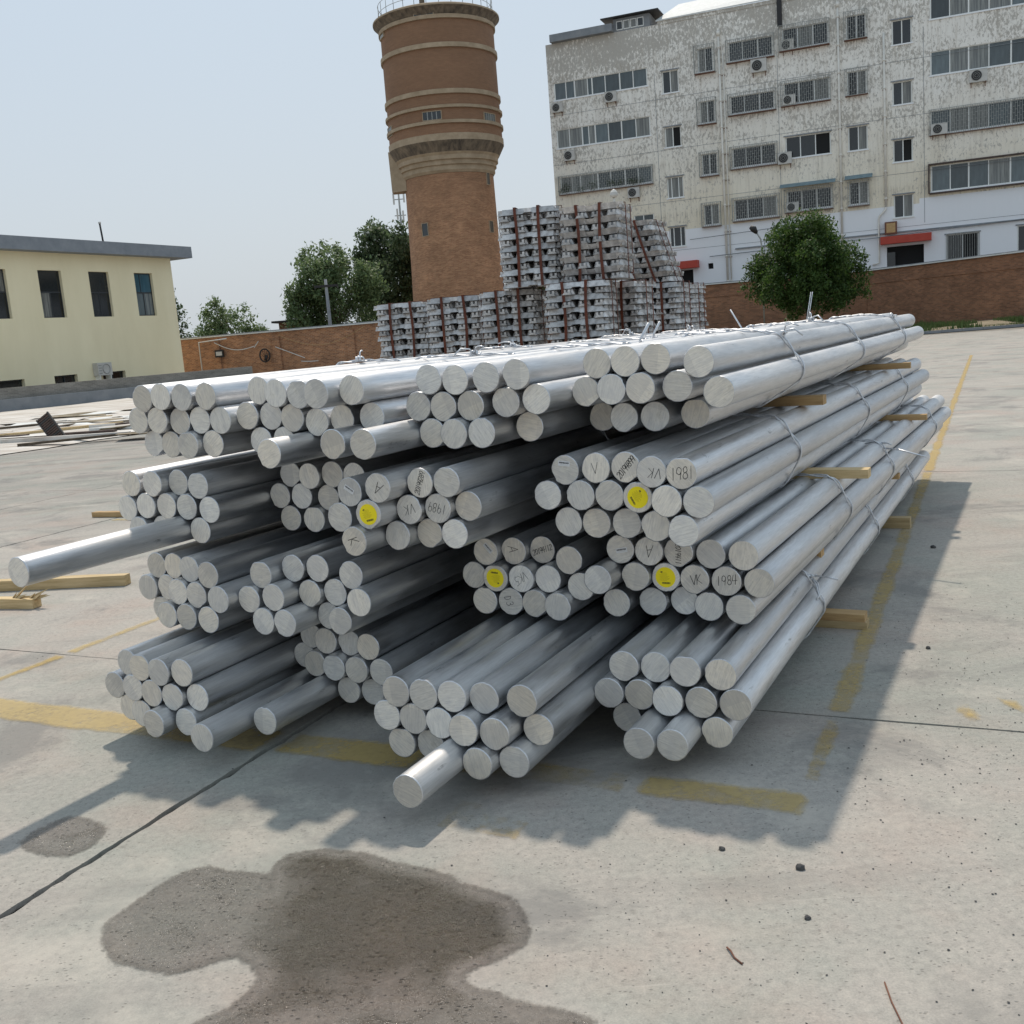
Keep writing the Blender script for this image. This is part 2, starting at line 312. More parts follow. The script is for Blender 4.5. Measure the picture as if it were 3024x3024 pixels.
# ---------------------------------------------------------------- geometry helpers
class MB:
    def __init__(s): s.v = []; s.f = []; s.m = []; s.mats = []; s.sm = []
    def mi(s, m):
        if m not in s.mats: s.mats.append(m)
        return s.mats.index(m)
    def add(s, vs, fs, m, smooth=False):
        o = len(s.v); s.v += [tuple(v) for v in vs]; k = s.mi(m)
        for f in fs: s.f.append(tuple(o + i for i in f)); s.m.append(k); s.sm.append(smooth)
    def box(s, x0, x1, y0, y1, z0, z1, m, mat=None):
        vs = [Vector(p) for p in ((x0, y0, z0), (x1, y0, z0), (x1, y1, z0), (x0, y1, z0), (x0, y0, z1), (x1, y0, z1), (x1, y1, z1), (x0, y1, z1))]
        if mat is not None: vs = [mat @ v for v in vs]
        s.add(vs, [(0, 3, 2, 1), (4, 5, 6, 7), (0, 1, 5, 4), (1, 2, 6, 5), (2, 3, 7, 6), (3, 0, 4, 7)], m)
    def tube(s, pts, r, m, k=6, smooth=True, cap=True):
        pts = [Vector(p) for p in pts]; n = len(pts); vs = []; fs = []
        t0 = (pts[1] - pts[0]).normalized(); up = Vector((0, 0, 1)) if abs(t0.z) < .9 else Vector((1, 0, 0))
        a = t0.cross(up).normalized()
        for i, p in enumerate(pts):
            t = (pts[min(i + 1, n - 1)] - pts[max(i - 1, 0)]).normalized()
            a = (a - t * a.dot(t))
            a = a.normalized() if a.length > 1e-6 else t.orthogonal().normalized()
            b = t.cross(a); rr = r[i] if isinstance(r, (list, tuple)) else r
            for j in range(k):
                g = 2 * PI * j / k; vs.append(p + (a * math.cos(g) + b * math.sin(g)) * rr)
        for i in range(n - 1):
            for j in range(k): fs.append((i * k + j, i * k + (j + 1) % k, (i + 1) * k + (j + 1) % k, (i + 1) * k + j))
        if cap: fs.append(tuple(range(k))[::-1]); fs.append(tuple((n - 1) * k + j for j in range(k)))
        s.add(vs, fs, m, smooth)
    def lathe(s, prof, m, k=48, smooth=False, mats=None, a0=0, a1=2 * PI):
        full = abs(a1 - a0 - 2 * PI) < 1e-6; kk = k if full else k + 1
        for i in range(len(prof) - 1):
            (r0, z0), (r1, z1) = prof[i], prof[i + 1]; vs = []
            for j in range(kk):
                g = a0 + (a1 - a0) * j / k; vs += [(r0 * math.cos(g), r0 * math.sin(g), z0), (r1 * math.cos(g), r1 * math.sin(g), z1)]
            fs = []
            for j in range(k):
                q = (j + 1) % kk; fs.append((2 * j, 2 * q, 2 * q + 1, 2 * j + 1))
            s.add(vs, fs, mats[i] if mats else m, smooth)
    def mesh(s, name):
        me = bpy.data.meshes.new(name); me.from_pydata(s.v, [], s.f)
        for m in s.mats: me.materials.append(m)
        me.polygons.foreach_set('material_index', s.m); me.polygons.foreach_set('use_smooth', s.sm); me.update(); return me
    def obj(s, name, parent=None, loc=(0, 0, 0)):
        return link(name, s.mesh(name), parent, loc)
def link(name, me, parent=None, loc=(0, 0, 0), rz=0.0):
    o = bpy.data.objects.new(name, me); C.objects.link(o); o.location = loc; o.rotation_euler = (0, 0, rz)
    if parent is not None: o.parent = parent
    return o
def tag(o, label=None, cat=None, group=None, kind=None):
    if label: o['label'] = label
    if cat: o['category'] = cat
    if group: o['group'] = group
    if kind: o['kind'] = kind
    return o
def thing(name, label, cat, loc=(0, 0, 0), rz=0.0, group=None):
    return tag(link(name, None, None, loc, rz), label, cat, group)
def rotz(a): return Matrix.Rotation(a, 4, 'Z')

# ---------------------------------------------------------------- the yard: slabs with open joints over a dirt bed
GA = math.radians(25.5); gd = Vector((math.sin(GA), math.cos(GA), 0)); gl = Vector((math.cos(GA), -math.sin(GA), 0))
def G(s, a, z=0.0): return gd * s + gl * a + Vector((0, 0, z))
mb = MB(); mb.add([(-900, -60, -.03), (900, -60, -.03), (900, 1500, -.03), (-900, 1500, -.03)], [(0, 1, 2, 3)], JOINT)
mb.mats[0] = mat_noise('far_ground', (.2, .18, .15), (.28, .25, .21), .2, .95)
ground = mb.obj('ground'); tag(ground, kind='structure')
mb = MB(); mb.add([G(-6, -60, -.022), G(-6, 60, -.022), G(62, 60, -.022), G(62, -60, -.022)], [(3, 2, 1, 0)], JOINT)
jb = mb.obj('joint_bed', ground)
def wob(a, b, n, amp, seed):
    r = random.Random(seed); pts = []; v = 0
    for i in range(n + 1):
        t = i / n; v = .6 * v + r.uniform(-amp, amp) if 0 < i < n else 0
        pts.append((a + (b - a) * t, v))
    return pts
cols_a = [-60.2, -48, -36, -30.2, -24.2, -18, -11.95, -9.35, -2.98, 3.25, 9.4, 15.6, 21.8, 28, 40, 52]
def slab(s0, s1, a0, a1, near):
    g = .004 if not near else .006; amp = .0035 if near else 0
    n = 40 if near else 1; nl_ = 170 if near else 1
    loop = []
    for t, v in wob(a0 + g, a1 - g, n, amp, int(abs(s0 * 131 + a0 * 977) * 10 + 1 * 7919) & 65535): loop.append((s0 + g + v, t))
    for t, v in wob(s0 + g, s1 - g, nl_, amp * (2.2 if near else 1), int(abs(s0 * 131 + a0 * 977) * 10 + 2 * 7919) & 65535)[1:]: loop.append((t, a1 - g - abs(v) - (.003 if abs(a1 + 2.98) < .1 else 0)))
    for t, v in wob(a1 - g, a0 + g, n, amp, int(abs(s0 * 131 + a0 * 977) * 10 + 3 * 7919) & 65535)[1:]: loop.append((s1 - g + v, t))
    for t, v in wob(s1 - g, s0 + g, nl_, amp * (2.2 if near else 1), int(abs(s0 * 131 + a0 * 977) * 10 + 4 * 7919) & 65535)[1:-1]: loop.append((t, a0 + g + abs(v) * 1.5 + (.003 if abs(a0 + 2.98) < .1 else 0)))
    k = len(loop); vs = [G(s, a, 0) for s, a in loop] + [G(s, a, -.02) for s, a in loop]
    m_ = MB(); m_.add(vs, [tuple(range(k))[::-1]] + [(i, (i + 1) % k, k + (i + 1) % k, k + i) for i in range(k)], CONC)
    return m_.obj('concrete_slab', ground)
for ci in range(len(cols_a) - 1):
    a0, a1 = cols_a[ci], cols_a[ci + 1]
    rows = [-6, -2.7, 4.46, 11.6, 18.8, 26, 33, 40, 47, 54, 61] if a0 > -3.2 else [-6, -2.7, 4.41, 10.82, 17.3, 24, 31, 38, 45, 52, 61]
    if a0 > 30 or a0 < -36: rows = rows[::2] if len(rows) % 2 else rows[::2] + [61]
    for ri in range(len(rows) - 1):
        slab(rows[ri], rows[ri + 1], a0, a1, -12.5 < a0 < 4 and rows[ri] < 14)

def set_edge(o, vals):
    at = o.data.attributes.new('edge', 'FLOAT', 'POINT'); at.data.foreach_set('value', vals); return o
def strip(s0, s1, a0, a1, name, m=YEL, z=.004):
    """painted strip whose worn rim is told by the 'edge' attribute (0 on the outline, 1 inside)"""
    m_ = MB(); e = min(.045, (a1 - a0) * .36, (s1 - s0) * .36); S_ = [s0 - .01, s0 + e, s1 - e, s1 + .01]; A_ = [a0 - .01, a0 + e, a1 - e, a1 + .01]; vs = []; val = []
    for i in range(4):
        for j in range(4): vs.append(G(S_[i], A_[j], z)); val.append(1.0 if 0 < i < 3 and 0 < j < 3 else 0.0)
    m_.add(vs, [(i * 4 + j, i * 4 + j + 4, i * 4 + j + 5, i * 4 + j + 1)[::-1] for i in range(3) for j in range(3)], m)
    return tag(set_edge(m_.obj(name), val), kind='structure')
strip(3.75, 4.44, -.69, -.56, 'road_marking', mat_paint((.56, .38, .09), .6)); strip(4.48, 11.58, -.69, -.545, 'road_marking', mat_paint((.58, .42, .14), .50)); strip(11.62, 36, -.68, -.56, 'road_marking', mat_paint((.62, .42, .12), .40))
strip(3.47, 3.68, -1.26, -.60, 'road_marking', mat_paint((.58, .42, .14), .48)); strip(3.46, 3.69, -2.2, -1.27, 'road_marking', mat_paint((.5, .37, .16), .62)); strip(3.44, 3.70, -2.96, -2.21, 'road_marking', mat_paint((.58, .42, .12), .5)); strip(3.42, 3.70, -9.3, -3.01, 'road_marking', mat_paint((.66, .50, .22), .47))
strip(3.75, 4.39, -5.35, -5.24, 'road_marking'); strip(4.43, 10.8, -5.36, -5.23, 'road_marking', mat_paint((.64, .48, .2), .53)); strip(3.0, 3.3, -1.9, -1.5, 'road_marking', mat_paint((.5, .34, .1), .64))
strip(8.6, 8.75, -9.3, -5.4, 'road_marking', mat_paint((.56, .4, .12), .55))
def flat_poly(pts, name, m, z=.004):
    m_ = MB(); vs = [(x, y, z) for x, y in pts]; ar = sum(pts[i][0] * pts[(i + 1) % len(pts)][1] - pts[(i + 1) % len(pts)][0] * pts[i][1] for i in range(len(pts)))
    f = tuple(range(len(pts))); n_ = len(pts); cx_, cy_ = sum(p[0] for p in pts) / n_, sum(p[1] for p in pts) / n_; vs.append((cx_, cy_, z)); m_.add(vs, [(i, (i + 1) % n_, n_) if ar > 0 else ((i + 1) % n_, i, n_) for i in range(n_)], m); return tag(set_edge(m_.obj(name), [.2] * n_ + [1.]), kind='structure')
PY2 = mat_paint((.6, .42, .14), .44)
flat_poly([(1.871, 4.296), (1.961, 4.335), (1.964, 4.165), (1.926, 4.105), (1.872, 4.117), (1.845, 4.19)], 'road_marking', PY2)
flat_poly([(2.096, 4.379), (2.17, 4.318), (2.155, 4.206), (2.123, 4.144), (2.092, 4.263)], 'road_marking', PY2)
for (cx, cy, r0) in ((4.35, 9.1, .28), (3.2, 6.6, .3), (5.2, 12.6, .4)):
    m_ = MB(); k = 20; vs = []; fs = []
    for j in range(k + 1):
        g = .4 + 4.6 * j / k
        for rr in (r0, r0 - .09): vs.append((cx + rr * math.cos(g), cy + rr * 1.1 * math.sin(g), .004))
    for j in range(k): fs.append((2 * j, 2 * j + 2, 2 * j + 3, 2 * j + 1))
    m_.add(vs, fs, mat_paint((.6, .42, .14), .66)); tag(set_edge(m_.obj('road_marking'), [.6] * len(vs)), kind='structure')

# wet patches: a fine sheet whose 'wet' attribute falls off at the outline
STAINS = [[(-0.893, 3.149), (-0.915, 3.334), (-0.886, 3.403), (-0.776, 3.421), (-0.631, 3.373), (-0.498, 3.283), (-0.398, 3.238), (-0.316, 3.169), (-0.261, 3.111), (-0.191, 3.069), (-0.101, 2.993), (-0.075, 2.92), (-0.061, 2.814), (-0.083, 2.763), (-0.135, 2.718), (-0.196, 2.684), (-0.24, 2.656), (-0.256, 2.61), (-0.223, 2.567), (-0.145, 2.527), (-0.121, 2.487), (0.004, 2.443), (0.088, 2.39), (0.085, 2.2), (-0.95, 2.2), (-0.95, 2.50), (-0.863, 2.565), (-0.834, 2.627), (-0.813, 2.688), (-0.859, 2.777), (-0.92, 2.83), (-1.003, 2.805), (-1.096, 2.765), (-1.217, 2.815), (-1.308, 2.862), (-1.37, 2.962), (-1.388, 3.062), (-1.352, 3.14), (-1.329, 3.19), (-1.282, 3.284), (-1.243, 3.336), (-1.17, 3.361), (-1.083, 3.312), (-0.951, 3.269)],
          [(-1.947, 3.688), (-1.94, 3.758), (-1.868, 3.848), (-1.787, 3.82), (-1.703, 3.748), (-1.685, 3.633), (-1.736, 3.561), (-1.84, 3.59), (-1.909, 3.641)]]
def stain(poly, step, strength, soft, light=None):
    P = np.array(poly); Q = np.roll(P, -1, 0); x0, y0 = P.min(0) - .12; x1, y1 = P.max(0) + .12
    xs = np.arange(x0, x1, step); ys = np.arange(y0, y1, step); X, Y = np.meshgrid(xs, ys); pt = np.stack([X.ravel(), Y.ravel()], 1)
    ins = np.zeros(len(pt), bool); dist = np.full(len(pt), 9.)
    for a, b in zip(P, Q):
        c = (a[1] > pt[:, 1]) != (b[1] > pt[:, 1])
        with np.errstate(divide='ignore', invalid='ignore'): xi = (b[0] - a[0]) * (pt[:, 1] - a[1]) / (b[1] - a[1]) + a[0]
        ins ^= c & (pt[:, 0] < xi)
        ab = b - a; t = np.clip(((pt - a) @ ab) / (ab @ ab + 1e-12), 0, 1); dist = np.minimum(dist, np.hypot(*(pt - a - t[:, None] * ab).T))
    sd = np.where(ins, dist, -dist); wet = np.clip(.40 + sd / soft, 0, 1) * 1.0
    wet = np.minimum(wet, strength)
    if light is not None: wet = np.minimum(wet, light(pt))
    nx, ny = len(xs), len(ys); keep = []
    W = wet.reshape(ny, nx)
    vs = np.stack([pt[:, 0], pt[:, 1], np.full(len(pt), .0035)], 1)
    for j in range(ny - 1):
        for i in range(nx - 1):
            if W[j:j + 2, i:i + 2].max() > .01: k = j * nx + i; keep.append((k, k + 1, k + nx + 1, k + nx))
    me = bpy.data.meshes.new('water_stain'); me.from_pydata(vs.tolist(), [], keep); me.materials.append(WET)
    at = me.attributes.new('wet', 'FLOAT', 'POINT'); at.data.foreach_set('value', wet.astype(np.float32)); me.update()
    return link('water_stain', me)
def lobe(pt):   # the left lobe and the lower run have dried to a thinner damp film
    a = np.clip((pt[:, 0] + .98) / .3, 0, 1); b = np.clip((pt[:, 1] - 2.52) / .3, 0, 1)
    return .5 + .6 * np.minimum(a, .25 + .75 * b)
tag(stain(STAINS[0], .02, 1.0, .12, lobe), kind='structure'); tag(stain(STAINS[1], .02, .5, .16), kind='structure')

# ---------------------------------------------------------------- aluminium rods
R0 = .0645; RL = 7.0
def rod_mesh(seed, L):
    r = random.Random(seed); k = 40; vs = []; fs = []; m_ = MB()
    ch = [1 + (r.uniform(-.03, 0) if r.random() < .12 else 0) for _ in range(k)]
    c0 = r.randrange(k); dep = r.choice([0, 0, .05, .09])
    for i in range(r.randint(2, 6)): ch[(c0 + i) % k] -= dep * math.sin(PI * (i + 1) / 6)
    bur = [r.uniform(.0, .0018) for _ in range(k)]
    rings = [(-.0008, R0 - .0022, 1), (.0010, R0 + .0001, 1), (.006, R0, 1), (.03, R0, 0), (L, R0, 0), (L + .0015, R0 - .002, 0)]
    for y, rr, u in rings:
        for j in range(k):
            g = 2 * PI * j / k; q = rr * (ch[j] if u else 1) + (bur[j] if u == 1 and y < .002 else 0) * (1 if y > 0 else 0)
            vs.append((q * math.cos(g), y, q * math.sin(g)))
    side = []
    for i in range(len(rings) - 1):
        for j in range(k): side.append((i * k + j, i * k + (j + 1) % k, (i + 1) * k + (j + 1) % k, (i + 1) * k + j))
    m_.add(vs, side, ALU, True)
    o = len(m_.v); m_.v += [vs[j] for j in range(k)] + [vs[5 * k + j] for j in range(k)]
    fi = m_.mi(FACE)
    m_.f.append(tuple(o + j for j in range(k))); m_.m.append(fi); m_.sm.append(False)
    m_.f.append(tuple(o + k + j for j in range(k))[::-1]); m_.m.append(fi); m_.sm.append(False)
    return m_.mesh('rod')
RODM = [rod_mesh(i, RL + random.Random(i).uniform(-.07, .05)) for i in range(14)]
RODR = rod_mesh(99, RL)
RODS = {
 'T1': [(3.633,-3.930,1.600), (3.622,-3.796,1.604), (3.627,-3.666,1.595), (3.634,-3.518,1.594), (3.676,-4.024,1.490), (3.643,-3.860,1.490), (3.660,-3.728,1.480), (3.657,-3.596,1.481), (3.652,-3.462,1.477), (3.708,-3.971,1.371), (3.670,-3.815,1.368), (3.626,-3.662,1.367), (3.658,-3.532,1.367)],
 'T2': [(3.703,-3.254,1.603), (3.667,-3.125,1.589), (3.663,-2.991,1.579), (3.525,-2.784,1.584), (3.603,-2.653,1.588), (3.694,-3.332,1.490), (3.708,-3.202,1.484), (3.693,-3.066,1.472), (3.706,-2.938,1.448), (3.723,-2.808,1.456), (3.691,-2.623,1.462), (3.712,-3.280,1.369), (3.444,-3.010,1.340), (3.711,-3.143,1.367), (3.512,-2.713,1.367), (3.482,-2.534,1.367)],
 'T3': [(3.817,-2.395,1.605), (3.821,-2.265,1.597), (3.834,-2.120,1.599), (3.835,-1.976,1.605), (3.831,-2.470,1.489), (3.824,-2.337,1.484), (3.828,-2.203,1.483), (3.863,-2.049,1.490), (3.865,-1.905,1.496), (3.822,-2.403,1.370), (3.785,-2.273,1.368), (3.795,-2.141,1.368), (3.966,-1.996,1.371)],
 'T4': [(4.077,-1.711,1.621), (4.070,-1.580,1.623), (4.072,-1.446,1.626), (4.071,-1.263,1.603), (4.090,-1.775,1.503), (4.057,-1.645,1.509), (4.057,-1.515,1.509), (4.086,-1.363,1.508), (4.067,-1.183,1.478), (4.312,-1.797,1.371), (4.213,-1.655,1.374), (4.205,-1.510,1.375), (4.268,-1.348,1.376)],
 'S1': [(3.584,-4.164,1.176), (3.578,-4.008,1.176), (3.624,-3.877,1.176), (3.577,-3.698,1.168), (3.580,-4.208,1.050), (3.580,-4.075,1.064), (3.590,-3.942,1.063), (3.576,-3.790,1.063), (3.577,-3.642,1.050), (3.566,-4.131,0.945), (3.601,-4.001,0.947), (2.678,-3.858,0.950), (3.585,-3.728,0.945)],
 'S2': [(3.949,-3.438,1.165), (3.906,-3.283,1.162), (3.923,-3.153,1.168), (3.925,-3.023,1.160), (3.939,-3.512,1.057), (3.926,-3.361,1.058), (3.940,-3.205,1.049), (3.925,-3.445,0.945), (3.910,-3.284,0.945)],
 'S3': [(3.546,-2.765,1.147), (3.501,-2.579,1.173), (3.627,-2.448,1.174), (3.635,-2.318,1.176), (3.541,-2.829,1.034), (3.499,-2.640,1.058), (3.618,-2.510,1.059), (3.645,-2.380,1.061), (3.684,-2.250,1.065), (3.465,-2.705,0.945), (3.604,-2.574,0.945), (3.662,-2.444,0.947), (3.656,-2.313,0.948)],
 'S4': [(3.945,-1.908,1.179), (3.930,-1.757,1.189), (3.916,-1.615,1.193), (3.868,-1.485,1.180), (3.853,-1.354,1.177), (3.929,-1.992,1.071), (3.925,-1.833,1.072), (3.922,-1.698,1.073), (3.910,-1.567,1.068), (3.847,-1.420,1.064), (3.845,-1.285,1.062), (3.974,-1.921,0.946), (3.959,-1.783,0.946), (3.965,-1.645,0.946), (3.924,-1.500,0.945), (3.841,-1.353,0.945)],
 'U1': [(3.529,-4.028,0.769), (3.506,-3.882,0.777), (3.476,-3.748,0.773), (3.432,-3.584,0.762), (3.515,-4.096,0.656), (3.508,-3.949,0.665), (3.450,-3.818,0.663), (3.442,-3.687,0.656), (3.408,-3.513,0.652), (3.527,-4.025,0.547), (3.433,-3.893,0.547), (3.429,-3.758,0.547), (3.416,-3.601,0.546)],
 'U2': [(3.502,-3.319,0.759), (3.572,-3.182,0.779), (3.590,-3.051,0.779), (3.575,-2.850,0.760), (3.473,-3.382,0.645), (3.476,-3.234,0.660), (3.580,-3.104,0.660), (3.605,-2.974,0.666), (3.516,-2.774,0.653), (3.462,-3.298,0.546), (3.460,-3.167,0.546), (3.617,-3.037,0.547), (3.536,-2.907,0.552)],
 'U3': [(4.047,-2.417,0.777), (4.082,-2.287,0.777), (4.122,-2.157,0.778), (4.032,-1.979,0.756), (4.058,-2.496,0.659), (4.022,-2.362,0.659), (4.031,-2.230,0.660), (4.049,-2.100,0.660), (4.052,-1.938,0.632), (4.025,-2.429,0.546), (4.036,-2.296,0.546), (4.028,-2.166,0.546), (4.001,-2.036,0.546)],
 'U4': [(4.096,-1.756,0.800), (4.107,-1.626,0.793), (4.123,-1.496,0.789), (4.150,-1.360,0.780), (4.139,-1.215,0.781), (3.978,-1.820,0.687), (4.093,-1.690,0.679), (4.123,-1.560,0.675), (4.127,-1.430,0.670), (4.143,-1.295,0.665), (4.152,-1.156,0.661), (4.119,-1.798,0.547), (4.177,-1.646,0.546), (4.218,-1.512,0.547), (4.148,-1.378,0.547), (4.127,-1.232,0.547)],
 'V1': [(3.289,-3.869,0.374), (3.215,-3.707,0.388), (3.203,-3.577,0.380), (3.217,-3.446,0.383), (3.276,-3.962,0.258), (3.223,-3.779,0.280), (3.212,-3.649,0.269), (3.212,-3.519,0.263), (3.236,-3.389,0.266), (3.282,-3.886,0.152), (3.234,-3.756,0.152), (3.146,-3.590,0.152), (3.209,-3.452,0.152)],
 'V2': [(3.828,-3.192,0.392), (3.772,-3.061,0.390), (3.785,-2.931,0.387), (3.751,-2.799,0.386), (3.845,-3.260,0.281), (3.757,-3.128,0.276), (3.732,-2.997,0.274), (3.733,-2.866,0.274), (3.749,-2.736,0.269), (3.083,-3.235,0.152), (3.325,-3.089,0.152), (3.772,-2.953,0.152), (3.784,-2.822,0.152)],
 'V3': [(3.264,-2.321,0.386), (3.264,-2.190,0.386), (3.267,-2.059,0.389), (3.293,-1.929,0.386), (3.313,-1.774,0.383), (3.279,-2.387,0.273), (3.275,-2.256,0.273), (3.264,-2.125,0.273), (3.223,-1.995,0.273), (3.240,-1.865,0.266), (3.344,-1.727,0.260), (3.300,-2.340,0.152), (3.314,-2.209,0.152), (2.911,-2.061,0.152), (3.204,-1.931,0.152), (3.263,-1.801,0.152)],
 'V4': [(3.776,-1.533,0.389), (3.799,-1.403,0.388), (3.758,-1.265,0.397), (3.769,-1.124,0.391), (3.754,-1.598,0.275), (3.769,-1.468,0.275), (3.736,-1.337,0.273), (3.754,-1.204,0.273), (3.769,-1.068,0.271), (3.813,-1.545,0.152), (3.567,-1.405,0.152), (3.588,-1.274,0.152), (3.758,-1.144,0.152)],
}

TH = 0.486389
YAW = {'T': .2, 'S': 1.1, 'U': 1.3, 'V': 0.0}
BASE = {'T': 1.3023, 'S': .8804, 'U': .4813, 'V': .0867}
# pen strokes for the handwriting (unit box)
def arc(cx, cy, rx, ry, a0, a1, n=8): return [(cx + rx * math.cos(math.radians(a0 + (a1 - a0) * i / n)), cy + ry * math.sin(math.radians(a0 + (a1 - a0) * i / n))) for i in range(n + 1)]
GL = {'A': [[(.1, 0), (.5, 1), (.9, .05)], [(.28, .38), (.78, .42)]], 'V': [[(0, 1), (.45, 0), (.9, 1)]], 'K': [[(.15, 0), (.2, 1)], [(.85, 1), (.2, .45), (.9, 0)]],
      '1': [[(.5, 0), (.45, 1)]], '9': [arc(.45, .7, .3, .28, 0, 360, 12) , [(.75, .7), (.6, 0)]], '8': [arc(.5, .74, .24, .24, -90, 270, 12), arc(.5, .25, .3, .25, 90, 450, 12)],
      '4': [[(.3, 1), (.1, .4), (.9, .4)], [(.68, 1), (.6, 0)]], '2': [arc(.45, .72, .32, .26, 170, -40, 8) + [(.1, 0), (.85, .03)]], '0': [arc(.5, .5, .32, .48, 0, 360, 14)],
      '3': [arc(.4, .75, .32, .24, 140, -90, 8) + arc(.4, .26, .36, .26, 90, -140, 8)], '.': [[(.4, 0), (.5, .08)]], '/': [[(.2, 0), (.7, 1)]], 'D': [[(.2, 0), (.2, 1)], arc(.2, .5, .55, .5, 90, -90, 8)], '6': [[(.6, 1), (.2, .4)], arc(.45, .27, .28, .26, 150, 510, 12)], '5': [[(.8, 1), (.3, 1), (.25, .6)], arc(.42, .32, .32, .3, 110, -140, 8)]}
def pen(m_, txt, cx, cz, h, ang, wgt=.0011, slant=.15, adv=.78, y=-.0016, mat_=None, seed=1):
    rr = random.Random(seed); n = len(txt); tot = n * adv * h; ca, sa = math.cos(ang), math.sin(ang)
    for i, ch in enumerate(txt):
        for st in GL[ch]:
            pts = []
            for (u, v) in st:
                x = (i * adv * h) + u * h * .68 - tot / 2 + slant * (v - .5) * h + rr.uniform(-.02, .02) * h; z = (v - .5) * h + rr.uniform(-.02, .02) * h
                pts.append(Vector((cx + x * ca - z * sa, y, cz + x * sa + z * ca)))
            for a, b in zip(pts[:-1], pts[1:]):
                dx = (b - a)
                if dx.length < 1e-5: continue
                nn = Vector((-dx.z, 0, dx.x)).normalized() * wgt * rr.uniform(.8, 1.2); e = dx.normalized() * wgt * .6
                m_.add([a - nn - e, b - nn + e, b + nn + e, a + nn - e], [(0, 1, 2, 3)], mat_ or INK)
def rect(m_, cx, cz, w_, h_, ang, m, y):
    ca, sa = math.cos(ang), math.sin(ang)
    m_.add([(cx + x * ca - z * sa, y, cz + x * sa + z * ca) for x, z in ((-w_ / 2, -h_ / 2), (w_ / 2, -h_ / 2), (w_ / 2, h_ / 2), (-w_ / 2, h_ / 2))], [(0, 1, 2, 3)], m)
def loc2(cx, cz, x, z, ang): return cx + x * math.cos(ang) - z * math.sin(ang), cz + x * math.sin(ang) + z * math.cos(ang)
def round_label(ang, flip=False):
    m_ = MB(); k = 32; r = .0455
    m_.add([(r * math.cos(2 * PI * j / k), -.0018, r * math.sin(2 * PI * j / k)) for j in range(k)] + [(r * math.cos(2 * PI * j / k), -.0008, r * math.sin(2 * PI * j / k)) for j in range(k)],
           [tuple(range(k))] + [(j, k + j, k + (j + 1) % k, (j + 1) % k) for j in range(k)], LABELY)
    rr = random.Random(3)
    for i in range(8):
        x0 = -.028 + .004 * (i % 2); wd = rr.uniform(.03, .052) if i > 1 else .026
        xx, zz = loc2(0, 0, x0 + wd / 2 + (.008 if i < 2 else 0), .02 - i * .0048, ang); rect(m_, xx, zz, wd, .0011, ang, INKY, -.0022)
    for dx, dz, s_, a_ in ((-.019, .024, .007, .6), (-.014, .0245, .005, 1.2), (-.0165, .020, .005, .1)):
        xx, zz = loc2(0, 0, dx, dz, ang); rect(m_, xx, zz, s_, s_ * .5, ang + a_, INK, -.0022)
    x = -.016
    while x < .022:
        wd = rr.choice([.0008, .0014, .0022]); xx, zz = loc2(0, 0, x, -.0255, ang); rect(m_, xx, zz, wd, .0085, ang, INK, -.0022); x += wd + rr.choice([.0007, .0011])
    return m_
def bar_label(ang, cx, cz):
    m_ = MB(); rect(m_, cx, cz, .054, .022, ang, LABELW, -.0018); rr = random.Random(5); x = -.022
    while x < .022:
        wd = rr.choice([.0008, .0013, .002]); xx, zz = loc2(cx, cz, x, .003, ang); rect(m_, xx, zz, wd, .007, ang, INK, -.0022); x += wd + rr.choice([.0006, .001])
    xx, zz = loc2(cx, cz, 0, -.006, ang); rect(m_, xx, zz, .036, .0014, ang, ACM, -.0022); return m_
def W(txt, h, ang, cx=0, cz=0, **k):
    m_ = MB(); pen(m_, txt, cx, cz, h, ang, **k); return m_
rad = math.radians
MARKS = {
 ('S3', 0): ('barcode_label', bar_label(rad(-32), .0, .012)), ('S3', 1): ('marker_writing', W('A', .055, rad(150), wgt=.0012)),
 ('S3', 2): ('marker_writing', W('20194289', .026, rad(68), wgt=.0012, adv=.5)), ('S3', 5): ('round_label', round_label(rad(12))),
 ('S3', 6): ('marker_writing', W('VK', .04, rad(195))), ('S3', 7): ('marker_writing', W('1989', .042, rad(170), adv=.55)), ('S3', 9): ('marker_writing', W('K', .05, rad(-60), wgt=.0014)),
 ('S4', 0): ('barcode_label', bar_label(rad(-6), -.002, .028)), ('S4', 1): ('marker_writing', W('V', .045, rad(10), wgt=.0009)),
 ('S4', 2): ('marker_writing', W('20194899', .028, rad(48), wgt=.0014, adv=.48)), ('S4', 3): ('marker_writing', W('VK', .04, rad(175), .01, -.005)),
 ('S4', 4): ('marker_writing', W('1981', .05, rad(6), 0, 0, wgt=.0012, adv=.5)), ('S4', 8): ('round_label', round_label(rad(-62))),
 ('U3', 0): ('barcode_label', bar_label(rad(-48), .015, .018)), ('U3', 1): ('marker_writing', W('A', .052, rad(-80), 0, .006, wgt=.0011)),
 ('U3', 2): ('marker_writing', W('20194112', .026, rad(18), wgt=.0014, adv=.5)), ('U3', 5): ('round_label', round_label(rad(176))),
 ('U3', 6): ('marker_writing', W('VK5', .04, rad(-150), wgt=.0009, adv=.6)), ('U3', 10): ('marker_writing', W('D3', .036, rad(-70), -.008, 0)),
 ('U4', 0): ('barcode_label', bar_label(rad(10), .008, -.004)), ('U4', 1): ('marker_writing', W('A', .055, rad(180), wgt=.0011)),
 ('U4', 2): ('marker_writing', W('2019411', .024, rad(-92), .0, -.006, wgt=.0013, adv=.55)), ('U4', 7): ('round_label', round_label(rad(0))),
 ('U4', 8): ('marker_writing', W('VK', .042, rad(12), .006, 0, wgt=.0013, adv=.55)), ('U4', 9): ('marker_writing', W('1984', .042, rad(8), 0, .004, wgt=.0012, adv=.56)),
}
